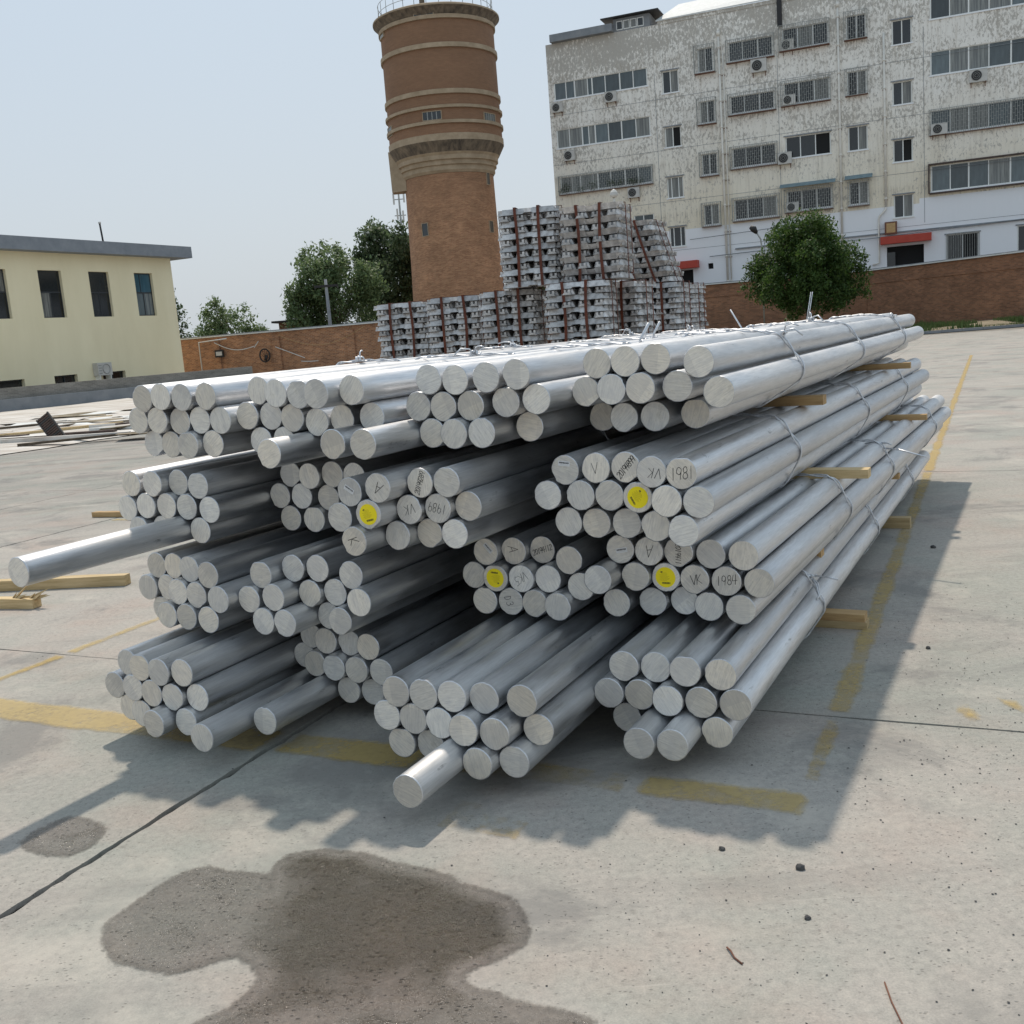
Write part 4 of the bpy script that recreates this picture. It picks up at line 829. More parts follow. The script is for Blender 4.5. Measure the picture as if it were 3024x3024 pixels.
for args in ((.3, 19.15, .9, .72, 0, 'white air conditioner under the left end of the highest ribbon window'), (4.75, 19.28, .95, .8, 0, 'air conditioner under the middle of the highest left ribbon window'), (1.06, 15.3, .9, .78, 0, 'air conditioner under the second highest left ribbon window'),
             (6.2, 11.78, .95, .78, 0, 'air conditioner beside the pole lamp, below the long caged window'), (16.2, 19.72, 1.15, .92, 0, 'large air conditioner under the highest wide caged window by the drainpipe'), (17.98, 12.85, 1.0, .85, 0, 'air conditioner between two wide windows on the fourth floor'),
             (31.23, 16.68, 1.15, .85, 0, 'air conditioner with white fan hub under the right ribbon window')): ac(*args)
for args in ((18.45, 20.9, .9, .75, 0, 'air conditioner inside the highest cage right of the flue'), (18.42, 17.05, .95, .7, 0, 'air conditioner inside the second highest cage right of the flue'), (28.7, 13.5, 1.1, .75, 0, 'air conditioner inside the long right-hand cage'), (18.47, 9.3, .92, .68, 0, 'air conditioner inside the cage under the blue awning')): ac(*args, True)

mb = MB()
for (p, q, r_, s_) in ((28.5, 28.6, 9.5, 11.55), (28.6, 42, 11.45, 11.55), (28.6, 42, 9.42, 9.52)): mb.box(p, q, -.3, .0, r_, s_, RUSTD)
mb.obj('rusty_window_surround', apt)
for (x0, x1, z) in ((.6, 3.3, 12.85), (4.2, 7.9, 12.85)):
    crown('window_plants', apt, [(rng.uniform(x0, x1), -.12, z + rng.uniform(.1, .45), .35, .1, .3) for _ in range(5)], 420, .06, LEAF3, int(x0 * 10))
# ---------------------------------------------------------------- yellow two storey building, left
YA = rad(65); yb = thing('yellow_building', 'pale yellow two storey block with grey roof edge and tall dark windows', 'building', tuple(Vector((-25.29, 55.0, 0))), YA)
yw = [(-1.5, 0.0), (2.03, 3.6), (5.54, 7.05), (9.05, 10.55)]
rects = [(a, b, 4.58, 7.12) for a, b in yw] + [(-2.9, -.16 + .3, -.9, 1.42), (2.1, 3.7, -.9, 1.44), (5.55, 7.3, -.9, 1.42)]
wall_with_openings(-14, 12.3, -1, 8.06, rects, .28, YWALL, 'front_wall', yb)
mb = MB(); mb.box(-14, 12.3, .29, 10, -1, 8.0, YWALL); mb.obj('rear_volume', yb)
mb = MB(); mb.box(-15, 13.5, -.75, 11, 8.06, 8.75, ROOFG); mb.obj('roof_fascia', yb)
for i, (a, b) in enumerate(yw):
    o = link('window', None, yb, (a, 0, 4.58)); wd = b - a; hh = 2.54; m_ = MB(); y = .18
    for (p, q, r_, s_) in ((0, .06, 0, hh), (wd - .06, wd, 0, hh), (.06, wd - .06, 0, .06), (.06, wd - .06, hh - .06, hh), (.06, wd - .06, hh * .53, hh * .53 + .07), (wd * .48, wd * .48 + .06, .06, hh * .53)): m_.box(p, q, y, y + .06, r_, s_, BFRAME)
    if i == 3: m_.box(wd * .38, wd * .38 + .04, y + .0, y + .055, hh * .53 + .07, hh - .06, BFRAME)
    m_.obj('window_frame', o)
    gsl = [DGLASS, DGLASS, DGLASS] if i < 3 else [GLASS, BGLASS, BGLASS]
    for (p, q, r_, s_, g) in ((.06, wd * .48, .06, hh * .53, gsl[0]), (wd * .48 + .06, wd - .06, .06, hh * .53, gsl[1]), (.06, wd - .06, hh * .53 + .07, hh - .06, gsl[2])):
        m_ = MB(); m_.box(p, q, y + .02, y + .035, r_, s_, g); m_.obj('pane', o)
for (a, b, t) in ((-2.9, .14, 1.42), (2.1, 3.7, 1.44), (5.55, 7.3, 1.42)):
    o = link('window', None, yb, (a, 0, 0)); m_ = MB(); m_.box(0, b - a, .18, .22, t - .07, t, BFRAME); m_.box(0, .06, .18, .22, -.5, t - .07, BFRAME); m_.box((b - a) * .5, (b - a) * .5 + .05, .18, .22, -.5, t - .07, BFRAME); m_.obj('window_frame', o)
    m_ = MB(); m_.box(.06, b - a, .24, .25, -.6, t - .07, DGLASS); m_.obj('pane', o)
def at_b(x, y, z, P=(-25.29, 55.0), A=YA): return (P[0] + x * math.cos(A) - y * math.sin(A), P[1] + x * math.sin(A) + y * math.cos(A), z)
t = thing('air_conditioner', 'beige air conditioner low on the yellow wall above the grey wall', 'air conditioner', at_b(4.87, -.4, 1.25), YA)
mb = MB(); mb.box(0, 1.05, 0, .38, 0, .72, ACM); mb.obj('casing', t)
mb = MB(); mb.tube([(.62 + .27 * math.cos(2 * PI * j / 20), -.015, .36 + .27 * math.sin(2 * PI * j / 20)) for j in range(21)], .02, CAGE, 4, cap=False); [mb.box(.06 , .28, -.01, 0, z, z + .05, CAGE) for z in (.1, .25, .4, .55)]; mb.obj('fan_grille', t)
mb = MB(); mb.box(.1, .14, 0, .42, -.35, 0, WFRAME); mb.box(.9, .94, 0, .42, -.35, 0, WFRAME); mb.obj('bracket', t)
for x, z1, lb in ((7.4, 9.92, 'thin dark vent pole on the yellow building roof, right one'), (.12, 10.5, 'thin dark vent pole on the yellow building roof, at the picture edge')):
    t = thing('vent_pole', lb, 'vent pole', at_b(x, .4, 8.75)); m_ = MB(); m_.tube([(0, 0, 0), (-.06, 0, z1 - 8.75)], .055, BLACK, 8); m_.obj('tube', t); m_ = MB(); m_.tube([(-.06, 0, z1 - 8.75), (-.06, 0, z1 - 8.65)], .08, ACM, 8); m_.obj('cap', t)

# ---------------------------------------------------------------- yard walls
def wall(p0, p1, z0, z1, th, m, name, label, cap=None, piers=(), pz=None, white=False, z0b=None):
    p0, p1 = Vector(p0), Vector(p1); L = (p1 - p0).length; a = math.atan2(p1.y - p0.y, p1.x - p0.x)
    t = thing(name, label, 'wall', (p0.x, p0.y, 0), a); m_ = MB(); m_.box(0, L, 0, th, z0, z1, m); m_.obj('brickwork', t)
    if cap: m_ = MB(); m_.box(-.05, L + .05, -.1, th + .1, z1, z1 + .14, cap); m_.obj('coping', t)
    if white: m_ = MB(); m_.box(0, L, -.16, -.105, z1 + .01, z1 + .08, WHITE); m_.obj('white_trim', t)
    for x in piers: m_ = MB(); m_.box(x - .3, x + .3, -.13, .0 - .002, z0, z1 - .25, m); m_.obj('pier', t)
    return t
lw = wall((-21.9, 72.05), (-2.5, 63.7), -.5, 3.12, .3, RBRICK, 'brick_wall', 'orange-brown brick wall with piers behind the rods on the left', GCONC, (3.0, 7.9, 13.6, 18.6), None, True)
rw = wall((-1.0, 79.77), (26.05, 72.95), -.3, 4.18, .3, RBRICK2, 'brick_wall', 'dark sooty brick wall behind the round tree', GCONC, (), None, True)
rw2 = wall((25.95, 72.9), (38.5, 42.7), -.3, 4.18, .3, RBRICK2, 'brick_wall', 'dark brick wall with pale coping line running to the right edge', GCONC, (), None, True)
for t_ in (rw, rw2):
    m_ = MB(); L = 27.7 if t_ is rw else 32.5; m_.box(0, L, -.05, -.002, 3.3, 3.42, RBRICK2); m_.obj('string_course', t_)
lg = wall((-28.3, 43.8), (-14.5, 60.76), -.2, 1.1, .3, GBRICK, 'low_wall', 'low grey brick wall on a cement kerb before the yellow building')
mb = MB(); mb.box(0, 21.8, -.35, -.002, -.2, .57, GCONC); mb.obj('cement_kerb', lg)
# things fixed to or leaning on the left wall
def on_lw(u, z, off=-.1): a = math.atan2(63.7 - 72.05, -2.5 + 21.9); return (-21.9 + u * math.cos(a) - off * math.sin(a), 72.05 + u * math.sin(a) + off * math.cos(a), z)
t = thing('electric_box', 'small dark electric box hanging on the brick wall', 'electric box', on_lw(3.4, 1.75, -.3), 0); mb = MB(); mb.box(-.28, .28, -.12, .12, 0, .5, BLACK); mb.obj('box', t); mb = MB(); mb.box(-.2, .2, -.14, -.121, .12, .38, ACM); mb.obj('cover', t)
t = thing('hoop', 'dark round hoop hanging on the brick wall', 'hoop', on_lw(7.1, 1.2, -.35), 0)
mb = MB(); mb.tube([(.33 * math.cos(2 * PI * i / 24), 0, .45 + .42 * math.sin(2 * PI * i / 24)) for i in range(25)], .05, BLACK, 6, cap=False); [mb.tube([(0, 0, .3), (.3 * math.cos(a), 0, .45 + .4 * math.sin(a))], .012, BLACK, 4) for a in (.3, .9, 1.5, 2.1, 2.8)]; mb.tube([(0, 0, .1), (.12, 0, .45)], .1, BLACK, 6); mb.obj('rim', t)
t = thing('white_pipe', 'thin white bent pipe in front of the brick wall', 'pipe', on_lw(1.95, 0, -.5), -.4); mb = MB(); mb.tube([(0, 0, .3), (0, 0, 2.85), (2.3, 0, 2.95)], .045, WHITE, 6); mb.obj('tube', t)
for (u0, z0, u1, z1, sag, lb) in ((3.0, 2.75, 6.2, 2.3, .35, 'pale cable sagging on the brick wall by the electric box'), (6.2, 2.2, 6.6, 2.6, 0, 'short pale cable end left of the hoop'), (7.9, 2.15, 10.1, 1.3, 0, 'pale diagonal cable right of the hoop'), (9.8, 1.1, 11.1, 1.05, .03, 'short pale cable low on the brick wall'), (8.2, 2.9, 14.8, 3.0, .9, 'thin brown cable sagging across the brick wall')):
    P = [on_lw(u0 + (u1 - u0) * i / 12, z0 + (z1 - z0) * i / 12 - sag * math.sin(PI * i / 12), -.2) for i in range(13)]; m_ = MB(); m_.tube(P, .028 if sag < .8 else .015, WHITE if sag < .8 else WOOD, 5); tag(m_.obj('cable'), lb, 'cable', 'cables on the left brick wall')
# utility pole, masts and lamps
t = thing('utility_pole', 'concrete utility pole with one crossarm behind the brick wall', 'utility pole', (-12.0, 75.2, 0)); mb = MB(); mb.tube([(0, 0, 0), (0, 0, 6.65)], [.17, .1], GCONC, 10); mb.obj('pole', t); mb = MB(); mb.box(-.85, .85, -.12, .12, 6.1, 6.26, BLACK); mb.obj('crossarm', t)
t = thing('telecom_mast', 'far lattice telecom mast beside the tower', 'mast', (-12.45, 150, 0)); mb = MB(); mb.tube([(0, 0, 0), (0, 0, 23.6)], [.32, .12], CAGE, 6); mb.tube([(0, 0, 23.6), (0, 0, 25.2)], .05, CAGE, 4); mb.obj('pole', t)
mb = MB(); [mb.box(x - .12, x + .12, -.1, .1, z, z + 1.5, ACM) for x, z in ((-.75, 21), (.7, 21.2), (-.4, 18.9), (.4, 18.6))]; [mb.box(-.8, .8, -.04, .04, z, z + .12, CAGE) for z in (21.6, 23.3, 19.4)]; mb.obj('antenna_panel', t)
t = thing('pole_lamp', 'white dome lamp on a thin pole behind the ingots', 'lamp', (6.89, 58, 0)); mb = MB(); mb.tube([(0, 0, 0), (0, 0, 8.75)], .06, PIPE, 8); mb.obj('pole', t); mb = MB(); mb.lathe([(0.02, 9.12), (.1, 9.08), (.2, 8.95), (.22, 8.8), (.18, 8.72), (.08, 8.68)], ACM, 20, True); mb.obj('lamp_head', t)
t = thing('street_lamp', 'grey street lamp with a bent arm by the round tree', 'lamp', (17.94, 70, 0)); mb = MB(); mb.tube([(0, 0, 0), (0, 0, 6.1), (-.05, 0, 6.7), (-.35, 0, 7.2)], .05, CAGE, 8); mb.obj('pole', t); mb = MB(); mb.tube([(-.3, 0, 7.12), (-.5, 0, 7.4), (-.72, 0, 7.55)], [.1, .22, .12], BLACK, 10); mb.obj('lamp_head', t)
t = thing('small_shed', 'small brick shed with flat dark roof behind the brick wall', 'shed', (-17.1, 82, 0)); mb = MB(); mb.box(0, 3, 0, 2, 0, 4.05, RBRICK2); mb.obj('walls', t); mb = MB(); mb.box(-.5, 3.3, -.3, 2.3, 4.05, 4.2, BLACK); mb.obj('roof', t)

# ---------------------------------------------------------------- verge and kerb, right
mb = MB(); K = [(9, 60.0), (23.87, 58.75), (29.49, 58.17), (35.5, 44)]; Wl = [(8, 77.3), (25.8, 72.8), (30.8, 60.9), (38.4, 42.6)]
vs = []; 
for (kx, ky), (wx, wy), zw in zip(K, Wl, (.1, .12, .48, .5)): vs += [(kx, ky, .13), (wx, wy, zw)]
mb.add(vs, [(2 * i, 2 * i + 2, 2 * i + 3, 2 * i + 1) for i in range(3)], DIRT); tag(mb.obj('verge'), kind='structure')
mb = MB()
for (ax, ay), (bx_, by_) in zip(K[:-1], K[1:]):
    d_ = Vector((bx_ - ax, by_ - ay, 0)); n_ = Vector((-d_.y, d_.x, 0)).normalized() * .2
    for i in range(int(d_.length)):
        p, q = Vector((ax, ay, 0)) + d_ * (i / int(d_.length)), Vector((ax, ay, 0)) + d_ * ((i + .985) / int(d_.length))
        mb.add([p - n_, q - n_, q, p, *(v + Vector((0, 0, .15)) for v in (p - n_, q - n_, q, p))], [(0, 1, 5, 4), (4, 5, 6, 7), (3, 2, 1, 0), (2, 3, 7, 6), (1, 2, 6, 5), (3, 0, 4, 7)], GCONC)
tag(mb.obj('kerb'), kind='structure')
def grass(name, n, fn, hmin, hmax):
    P = []; F = []
    for i in range(n):
        x, y, z, hs = fn(); h = random.uniform(hmin, hmax) * hs; a = random.uniform(0, PI); w_ = .022 * (1 + hs); dx, dy = math.cos(a) * w_, math.sin(a) * w_; lx, ly = random.uniform(-.1, .1) * h * 3, random.uniform(-.1, .1) * h * 3
        o = len(P); P += [(x - dx, y - dy, z - .02), (x + dx, y + dy, z - .02), (x + lx, y + ly, z + h)]; F.append((o, o + 1, o + 2))
    me = bpy.data.meshes.new(name); me.from_pydata(P, [], F); me.materials.append(GRASS); return tag(link(name, me), kind='stuff')
def vg():
    i = random.choice((0, 1, 1, 1)); t = random.random(); u = random.betavariate(1.2, 1.8)
    k = Vector(K[i]) .lerp(Vector(K[i + 1]), t); q = Vector(Wl[i]).lerp(Vector(Wl[i + 1]), t); p = k.lerp(q, u); zz = .13 + u * ((.12, .3, .48)[i] - .13)
    hs = 1.0 if math.sin(p.x * 1.7) + math.sin(p.y * 1.1 + p.x) > .2 else .3
    return p.x, p.y, zz, hs
grass('verge_grass', 9000, vg, .12, .42)

# ---------------------------------------------------------------- trees
def tree(label, loc, cx, cz, rx, rz, n, leaf, m, seed, trunk_h, nl=14, ry=None, spiky=0.0, spread=.92):
    t = thing('tree', label, 'tree', loc, 0, 'trees around the yard'); rr = random.Random(seed); ry = ry or rx; lob = [(cx, 0, cz, rx * .66, ry * .66, rz * .7)]
    for i in range(nl):
        a = 2 * PI * i / nl * 1.618 * 3; h = rr.uniform(-.85, .95); q = math.sqrt(max(0, 1 - h * h)) * rr.uniform(.55, spread)
        s_ = rr.uniform(.16, .4); lob.append((cx + rx * q * math.cos(a), ry * q * math.sin(a), cz + rz * h * .82 + (spiky * rr.random() if h > .4 else 0), rx * s_, ry * s_, rz * s_ * (1 + spiky * .2)))
    crown('crown', t, lob, n, leaf, m, seed)
    m_ = MB(); m_.tube([(cx, 0, -.1), (cx + .03, 0, trunk_h * .5), (cx, 0, trunk_h), (cx, 0, cz)], [.17, .13, .11, .05], BARK, 9); m_.obj('trunk', t)
    m_ = MB()
    for lb in lob[1:]: m_.tube([(cx, 0, max(trunk_h * .8, lb[2] - rz * .8)), ((cx + lb[0]) / 2, lb[1] / 2, (lb[2] * .7 + (cz - rz * .2) * .3)), (lb[0], lb[1], lb[2])], [.06, .04, .015], BARK, 5)
    m_.obj('limbs', t); return t
tree('round dark green tree in front of the sooty brick wall on the right', (17.9, 60, .1), 0, 3.95, 3.25, 2.95, 34000, .1, LEAF1, 3, 1.9, 34, spread=.8)
tree('pale green tree with ragged top behind the brick wall, by the utility pole', (-12.2, 80, 0), 0, 5.4, 3.3, 3.8, 12500, .15, LEAF2, 5, 2.5, 18, spiky=.9)
tree('low leafy branches left of the tree by the utility pole', (-14.6, 79, 0), -.1, 4.2, 1.9, 2.1, 2600, .15, LEAF2, 15, 2.5, 9, spiky=.5)
tree('big dark green tree right behind the water tower on its left side', (-9.6, 97, 0), .6, 7.6, 3.9, 5.4, 19000, .2, LEAF3, 6, 3, 18, spiky=.8)
tree('small pointed green tree between the yellow building and the pole', (-19.9, 80, 0), -.3, 3.6, 3.0, 2.5, 7000, .13, LEAF2, 7, 1.5, 12, spiky=.7)
tree('sparse dark tree just right of the yellow building corner', (-23.9, 78, 0), 0, 3.9, 1.2, 2.7, 1900, .13, LEAF3, 8, 1.5, 9, spiky=.9)
tree('sliver of green tree between the water tower and the ingots', (3.4, 98, 0), 0, 6.3, 2.2, 4.4, 8000, .19, LEAF2, 9, 2, 10, spiky=.5)

# ---------------------------------------------------------------- stacks of ingots
def ingot_mesh(seed):
    r = random.Random(seed); m_ = MB(); L = .355; secs = [(-L, .052, .034, .0, .026), (-.315, .062, .045, .0, .034), (-.295, .080, .058, .0, .064), (-.06, .082, .06, .0, .066), (-.04, .082, .05, .014, .066), (.04, .082, .05, .014, .066), (.06, .082, .06, .0, .066), (.295, .080, .058, .0, .064), (.315, .062, .045, .0, .034), (L, .052, .034, .0, .026)]
    vs = []
    for x, wb, wt, zb, zt in secs:
        j = lambda: r.uniform(-.0025, .0025)
        vs += [(x, -wb * .98 + j(), zb), (x, wb * .98 + j(), zb), (x, wt * .94 + j(), zt * .97 + j()), (x, -wt * .94 + j(), zt * .97 + j())]
    fs = [(0, 3, 2, 1), (36, 37, 38, 39)]
    for i in range(9):
        for q in range(4): fs.append((i * 4 + q, i * 4 + (q + 1) % 4, (i + 1) * 4 + (q + 1) % 4, (i + 1) * 4 + q))
    m_.add(vs, fs, INGOT)
    for sx in (-1, 1):                                    # casting lugs near the ends
        for sy in (-.5, .5): m_.box(sx * .335 - .014, sx * .335 + .014, sy * .05 - .012, sy * .05 + .012, .026, .055, INGOT)
    return m_.mesh('ingot')
IM = [ingot_mesh(i) for i in range(6)]
def pack(x, y, z, ang, layers, label, seed, lean=(0, 0), flip=0):
    rr = random.Random(seed); t = thing('ingot_pack', label, 'ingot stack', (x, y, z), ang, 'strapped packs of aluminium ingots')
    lh = .0672
    for k in range(layers):
        ox, oy = lean[0] * k / layers + rr.uniform(-.008, .008), lean[1] * k / layers + rr.uniform(-.008, .008); ori = ((k + flip) // 1) % 2
        for i in range(4):
            q = (i - 1.5) * .178 + rr.uniform(-.005, .005); w_ = rr.uniform(-.024, .024); inv = (k + i) % 2 if ori else k % 2 
            o = bpy.data.objects.new('ingot', IM[rr.randrange(6)]); C.objects.link(o); o.parent = t
            o.location = (ox + (w_ if ori == 0 else q), oy + (q if ori == 0 else w_), k * lh + (lh - .001 if inv and ori == 0 else 0.0))
            o.rotation_euler = (PI if inv and ori == 0 else 0, 0, (PI / 2 if ori else 0) + rr.uniform(-.012, .012))
    top = layers * lh + .006; hw = .365
    for ax in (0, 1):
        for q in (-.135, .135):
            m_ = MB(); P = []; bow = rr.uniform(-.02, .02); nseg = 8
            def pt(u, zz, k_): 
                l0, l1 = lean[0] * k_, lean[1] * k_
                return (q + bow * math.sin(PI * k_) + l0, u + l1, zz) if ax == 0 else (u + l0, q + bow * math.sin(PI * k_) + l1, zz)
            rim = [pt(-hw - .004, top * i / nseg, i / nseg) for i in range(nseg + 1)] + [pt(hw + .004, top * (nseg - i) / nseg, 1 - i / nseg) for i in range(nseg + 1)]
            vs = []; fs = []; wv = Vector((.016, 0, 0)) if ax == 0 else Vector((0, .016, 0))
            for p in rim:
                p = Vector(p); out = Vector((0, -1 if p.y < lean[1] * .5 else 1, 0)) if ax == 0 else Vector((-1 if p.x < lean[0] * .5 else 1, 0, 0))
                for wq, oq in ((-1, 0), (1, 0), (1, .004), (-1, .004)): vs.append(p + wv * wq + out * oq + Vector((0, 0, oq if abs(p.z - top) < .01 else 0)))
            n = len(rim)
            for i in range(n - 1):
                for j in range(4): fs.append((i * 4 + j, i * 4 + (j + 1) % 4, i * 4 + 4 + (j + 1) % 4, i * 4 + 4 + j))
            m_.add(vs, fs, STRAP); m_.obj('strap', t)
    return t
HP = 11 * .0672 + .012
colsP = [(-1.17, 13.95, rad(-12), 'leftmost of the lower visible ingot packs', .0), (-.47, 13.25, rad(-10), 'second ingot pack from the left in the lower visible row', .0), (.22, 12.62, rad(-13), 'third ingot pack from the left, just under the upper left pack', .0),
         (.97, 11.78, rad(-17), 'nearest ingot pack with two bold straps, lower row centre', .0), (1.52, 12.75, rad(-24), 'narrowly seen ingot pack just right of the nearest one', .0), (2.2, 14.0, rad(-26), 'lower ingot pack under the leaning one', .0), (2.62, 15.15, rad(-28), 'rightmost ingot pack beside the dark brick wall', .0), (2.55, 14.9, rad(-27), 'x', .0)][:7]
for i, (x, y, a, lb, _) in enumerate(colsP):
    for tier in range(3):
        l = lb if tier == 2 else ('middle tier ' if tier == 1 else 'ground tier ') + 'ingot pack beneath the ' + lb.replace('ingot pack ', 'pack ').replace('ingot packs', 'packs')
        w_ = l.split(); l = ' '.join(w_[:16])
        pack(x, y, .04 + tier * HP, a, 11, l, i * 5 + tier, flip=tier)
zt = .04 + 3 * HP
pack(.5, 12.32, zt, rad(-13), 13, 'upper left ingot pack standing on the lower row', 71, (.0, .02)); pack(1.2, 11.95, zt, rad(-19), 12, 'tallest ingot pack in the centre of the upper row', 72, (.0, .0), 1)
pack(2.13, 14.05, zt, rad(-24), 12, 'upper right ingot pack leaning to the left', 73, (-.26, .02), 1)

# ---------------------------------------------------------------- ground clutter
sh = [(-22.114, 41.89), (-23.05, 47.402), (-20.632, 49.355), (-19.139, 53.49), (-15.639, 46.442), (-10.242, 30.796), (-9.219, 26.004), (-9.964, 25.171), (-10.522, 23.676), (-11.206, 22.738), (-12.005, 22.478), (-14.5, 22.6), (-18, 30)]
mb = MB(); k = len(sh); cx = sum(p[0] for p in sh) / k; cy = sum(p[1] for p in sh) / k
mb.add([(x, y, .02) for x, y in sh] + [(cx + (x - cx) * .94, cy + (y - cy) * .94, .09) for x, y in sh] + [(cx, cy, .14)], [(i, (i + 1) % k, k + (i + 1) % k, k + i)[::-1] for i in range(k)] + [(k + i, k + (i + 1) % k, 2 * k)[::-1] for i in range(k)], SHEETM)
tag(mb.obj('plastic_sheeting'), 'pale crumpled plastic sheeting spread over the ground by the grey wall', 'sheeting')
rr = random.Random(4)
for i in range(15):
    u = rr.random(); y = 24.5 + (u ** 1.4) * 20; x = -(.33 + .14 * rr.random()) * y - .6; L = rr.uniform(.8, 3.2) * (1 + y / 60); w_ = rr.uniform(.05, .12); a = rr.uniform(-.5, .7)
    m_ = MB(); col = rr.choice([WOODP, BARK, RUSTD, WHITE, SHEETM, SHEETM]); m_.box(-L / 2, L / 2, -w_, w_, 0, rr.uniform(.03, .09), col, rotz(a)); o = m_.obj('loose_batten', None, (x, y, .1)); tag(o, 'thin batten lying on the pale plastic sheeting', 'batten', 'battens on the plastic sheeting')
for i in range(22):
    y = rr.uniform(24.3, 38); x = -(.34 + .12 * rr.random()) * y; m_ = MB(); vs = []; n = 9
    for q in range(n): vs.append((rr.uniform(-1.1, 1.1), rr.uniform(-.5, .5), rr.uniform(0, .13)))
    bmx = bmesh.new(); [bmx.verts.new(v) for v in vs]; bmesh.ops.convex_hull(bmx, input=bmx.verts); me = bpy.data.meshes.new('crumpled_wrap'); bmx.to_mesh(me); bmx.free(); me.materials.append(rr.choice([WHITE, SHEETM, DIRT, SHEETM]))
    tag(link('crumpled_wrap', me, None, (x, y, .08)), 'crumpled white plastic wrap lying on the sheeting', 'wrap', 'crumpled wraps on the sheeting')
t = thing('perforated_steel_plank', 'rusty perforated steel plank leaning at the edge of the sheeting', 'steel plank', (-11.05, 25.6, .0)); t.rotation_euler = (rad(-8), rad(-33), 0)
mb = MB(); mb.box(-.19, -.16, -.03, .03, 0, .8, STONE); mb.box(.16, .19, -.03, .03, 0, .8, STONE); mb.obj('side_rail', t); mb = MB(); mb.box(-.16, .16, .013, .02, 0, .8, RUSTD); mb.obj('plate', t)
for i in range(15):
    m_ = MB(); z = .01 + i * .053; m_.box(-.16, .16, -.022, .012, z, z + .036, RUSTD if i % 4 else STONE); m_.obj('rung', t)
# timbers lying on the yard at left
def plank(p, L, ang, w_, h, label, m=WOODP):
    m_ = MB(); n = 12; vs = []; r2 = random.Random(len(label))
    for i in range(n + 1):
        x = -L + L * i / n; q = r2.uniform(-.0015, .0015)
        for y, z in ((-w_ / 2, 0), (w_ / 2, 0), (w_ / 2, h + q), (-w_ / 2, h - q)): vs.append((x, y + q * 2, z))
    fs = [(3, 2, 1, 0), (n * 4, n * 4 + 1, n * 4 + 2, n * 4 + 3)] + [(i * 4 + j, i * 4 + (j + 1) % 4, (i + 1) * 4 + (j + 1) % 4, (i + 1) * 4 + j) for i in range(n) for j in range(4)]
    m_.add(vs, fs, m); o = m_.obj('timber_offcut', None, (p[0], p[1], .003)); o.rotation_euler = (0, 0, ang); return tag(o, label, 'timber', 'timbers lying on the yard')
plank((-3.17, 8.2), 2.2, rad(-8), .09, .085, 'squared timber lying on the yard below the long protruding rod')
plank((-4.3, 11.9), .75, rad(-22), .08, .06, 'short dark-topped timber lying behind the left rod ends', WOOD)
bt = plank((-3.66, 7.62), 1.6, rad(-18), .09, .075, 'broken timber with splintered end at the left edge')
mb = MB(); rr = random.Random(9)
for i in range(9):
    L = rr.uniform(.08, .3); a = rr.uniform(-.5, .9); b = rr.uniform(.1, .9); x0 = rr.uniform(-.25, .0); mb.add([(x0, -.02, .05), (x0, .02, .05), (x0 + L * math.cos(a) * math.cos(b), L * math.sin(a) * .5, .06 + L * math.sin(b)), (x0 + .02, 0, .09)], [(0, 1, 2), (1, 3, 2), (3, 0, 2), (0, 3, 1)], WOODP)
mb.obj('splinters', bt)
# small stones, chips and twigs
def pebbles(name, n, fn):
    P = []; F = []; ico = [(0, 0, 1), (.9, 0, .3), (.28, .85, .3), (-.72, .53, .3), (-.72, -.53, .3), (.28, -.85, .3), (0, 0, -.2)]; fc = [(0, 1, 2), (0, 2, 3), (0, 3, 4), (0, 4, 5), (0, 5, 1), (6, 2, 1), (6, 3, 2), (6, 4, 3), (6, 5, 4), (6, 1, 5)]
    for i in range(n):
        x, y, s_ = fn(); o = len(P); a = random.uniform(0, 6); e = random.uniform(.6, 1.3)
        for px_, py_, pz_ in ico: qx, qy = px_ * s_ * e * random.uniform(.75, 1.2), py_ * s_ * random.uniform(.75, 1.2); P.append((x + qx * math.cos(a) - qy * math.sin(a), y + qx * math.sin(a) + qy * math.cos(a), .001 + (pz_ + .2) * s_ * .6))
        F += [tuple(o + k for k in f) for f in fc]
    me = bpy.data.meshes.new(name); me.from_pydata(P, [], F); me.materials.append(STONE); return tag(link(name, me), kind='stuff')
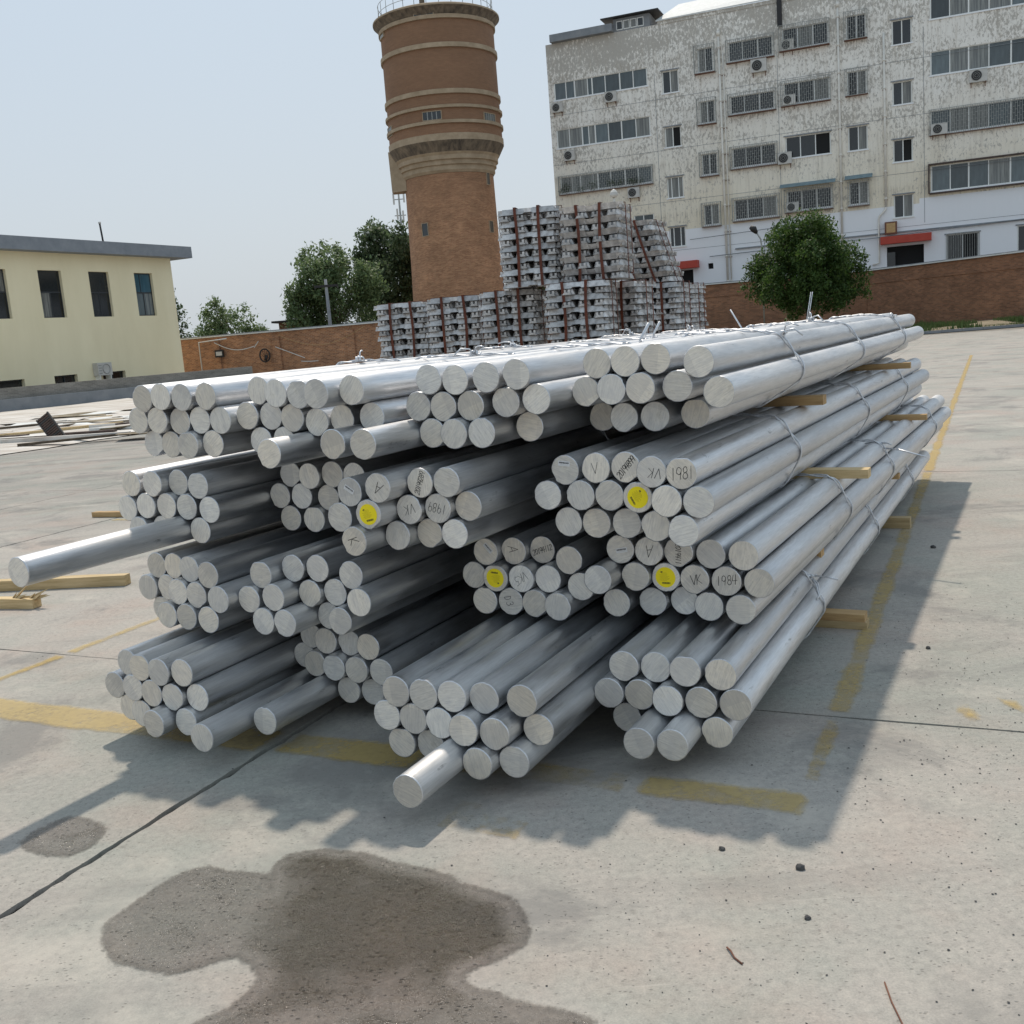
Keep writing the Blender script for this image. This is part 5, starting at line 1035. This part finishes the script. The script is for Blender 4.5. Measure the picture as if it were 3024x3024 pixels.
def f1():
    q = random.random()
    if q < .5: c = G(random.gauss(4.6, 1.2), random.gauss(.0, .35)); s_ = random.uniform(.002, .0052)
    elif q < .8: c = G(random.gauss(2.9, .45), random.gauss(-.9, .4)); s_ = random.uniform(.0012, .0032)
    else: c = Vector((random.uniform(-4, 6), random.uniform(2.2, 12), 0)); s_ = random.uniform(.002, .0065)
    return c.x, c.y, s_
pebbles('stone_chips', 900, f1)
for (x, y, s_, lb) in ((.84, 3.06, .016, 'largest dark stone chip lying in the sun near the shadow corner'), (.62, 3.22, .011, 'dark stone chip just inside the shadow edge'), (.78, 2.78, .010, 'dark stone chip alone in front of the largest one'), (3.05, 7.3, .02, 'dark stone beyond the shadow on the right'), (2.1, 5.1, .013, 'dark stone by the shadow edge right of the rods')):
    bmx = bmesh.new(); bmesh.ops.create_icosphere(bmx, subdivisions=2, radius=s_)
    for v in bmx.verts: v.co *= random.uniform(.82, 1.15); v.co.z = max(v.co.z * .75, -s_ * .35)
    me = bpy.data.meshes.new('stone'); bmx.to_mesh(me); bmx.free(); me.materials.append(STONE); tag(link('stone', me, None, (x, y, s_ * .35)), lb, 'stone', 'loose stones on the concrete')
mb = MB(); mb.tube([(.515, 2.665, .004), (.52, 2.64, .010), (.525, 2.615, .004), (.54, 2.585, .003)], .0028, RUST, 6); tag(mb.obj('bent_nail'), 'rusty bent nail lying on the concrete', 'nail')
mb = MB(); mb.tube([(.89, 2.46, .003), (.878, 2.38, .004), (.872, 2.28, .003), (.87, 2.2, .003)], .0022, RUST, 6); tag(mb.obj('thin_stick'), 'thin brown stick lying at the bottom edge', 'stick')
for i in range(0):
    c = G(random.uniform(2.4, 4.4), random.uniform(-3.2, .1)); a = random.uniform(0, 6); m_ = MB(); m_.tube([c + Vector((.02 * math.cos(a + k_ * .5) * k_, .02 * math.sin(a + k_ * .4) * k_, .003)) for k_ in range(4)], .0011, BLACK, 4); tag(m_.obj('twig'), 'tiny dark twig curl on the concrete', 'twig', 'twigs on the concrete')
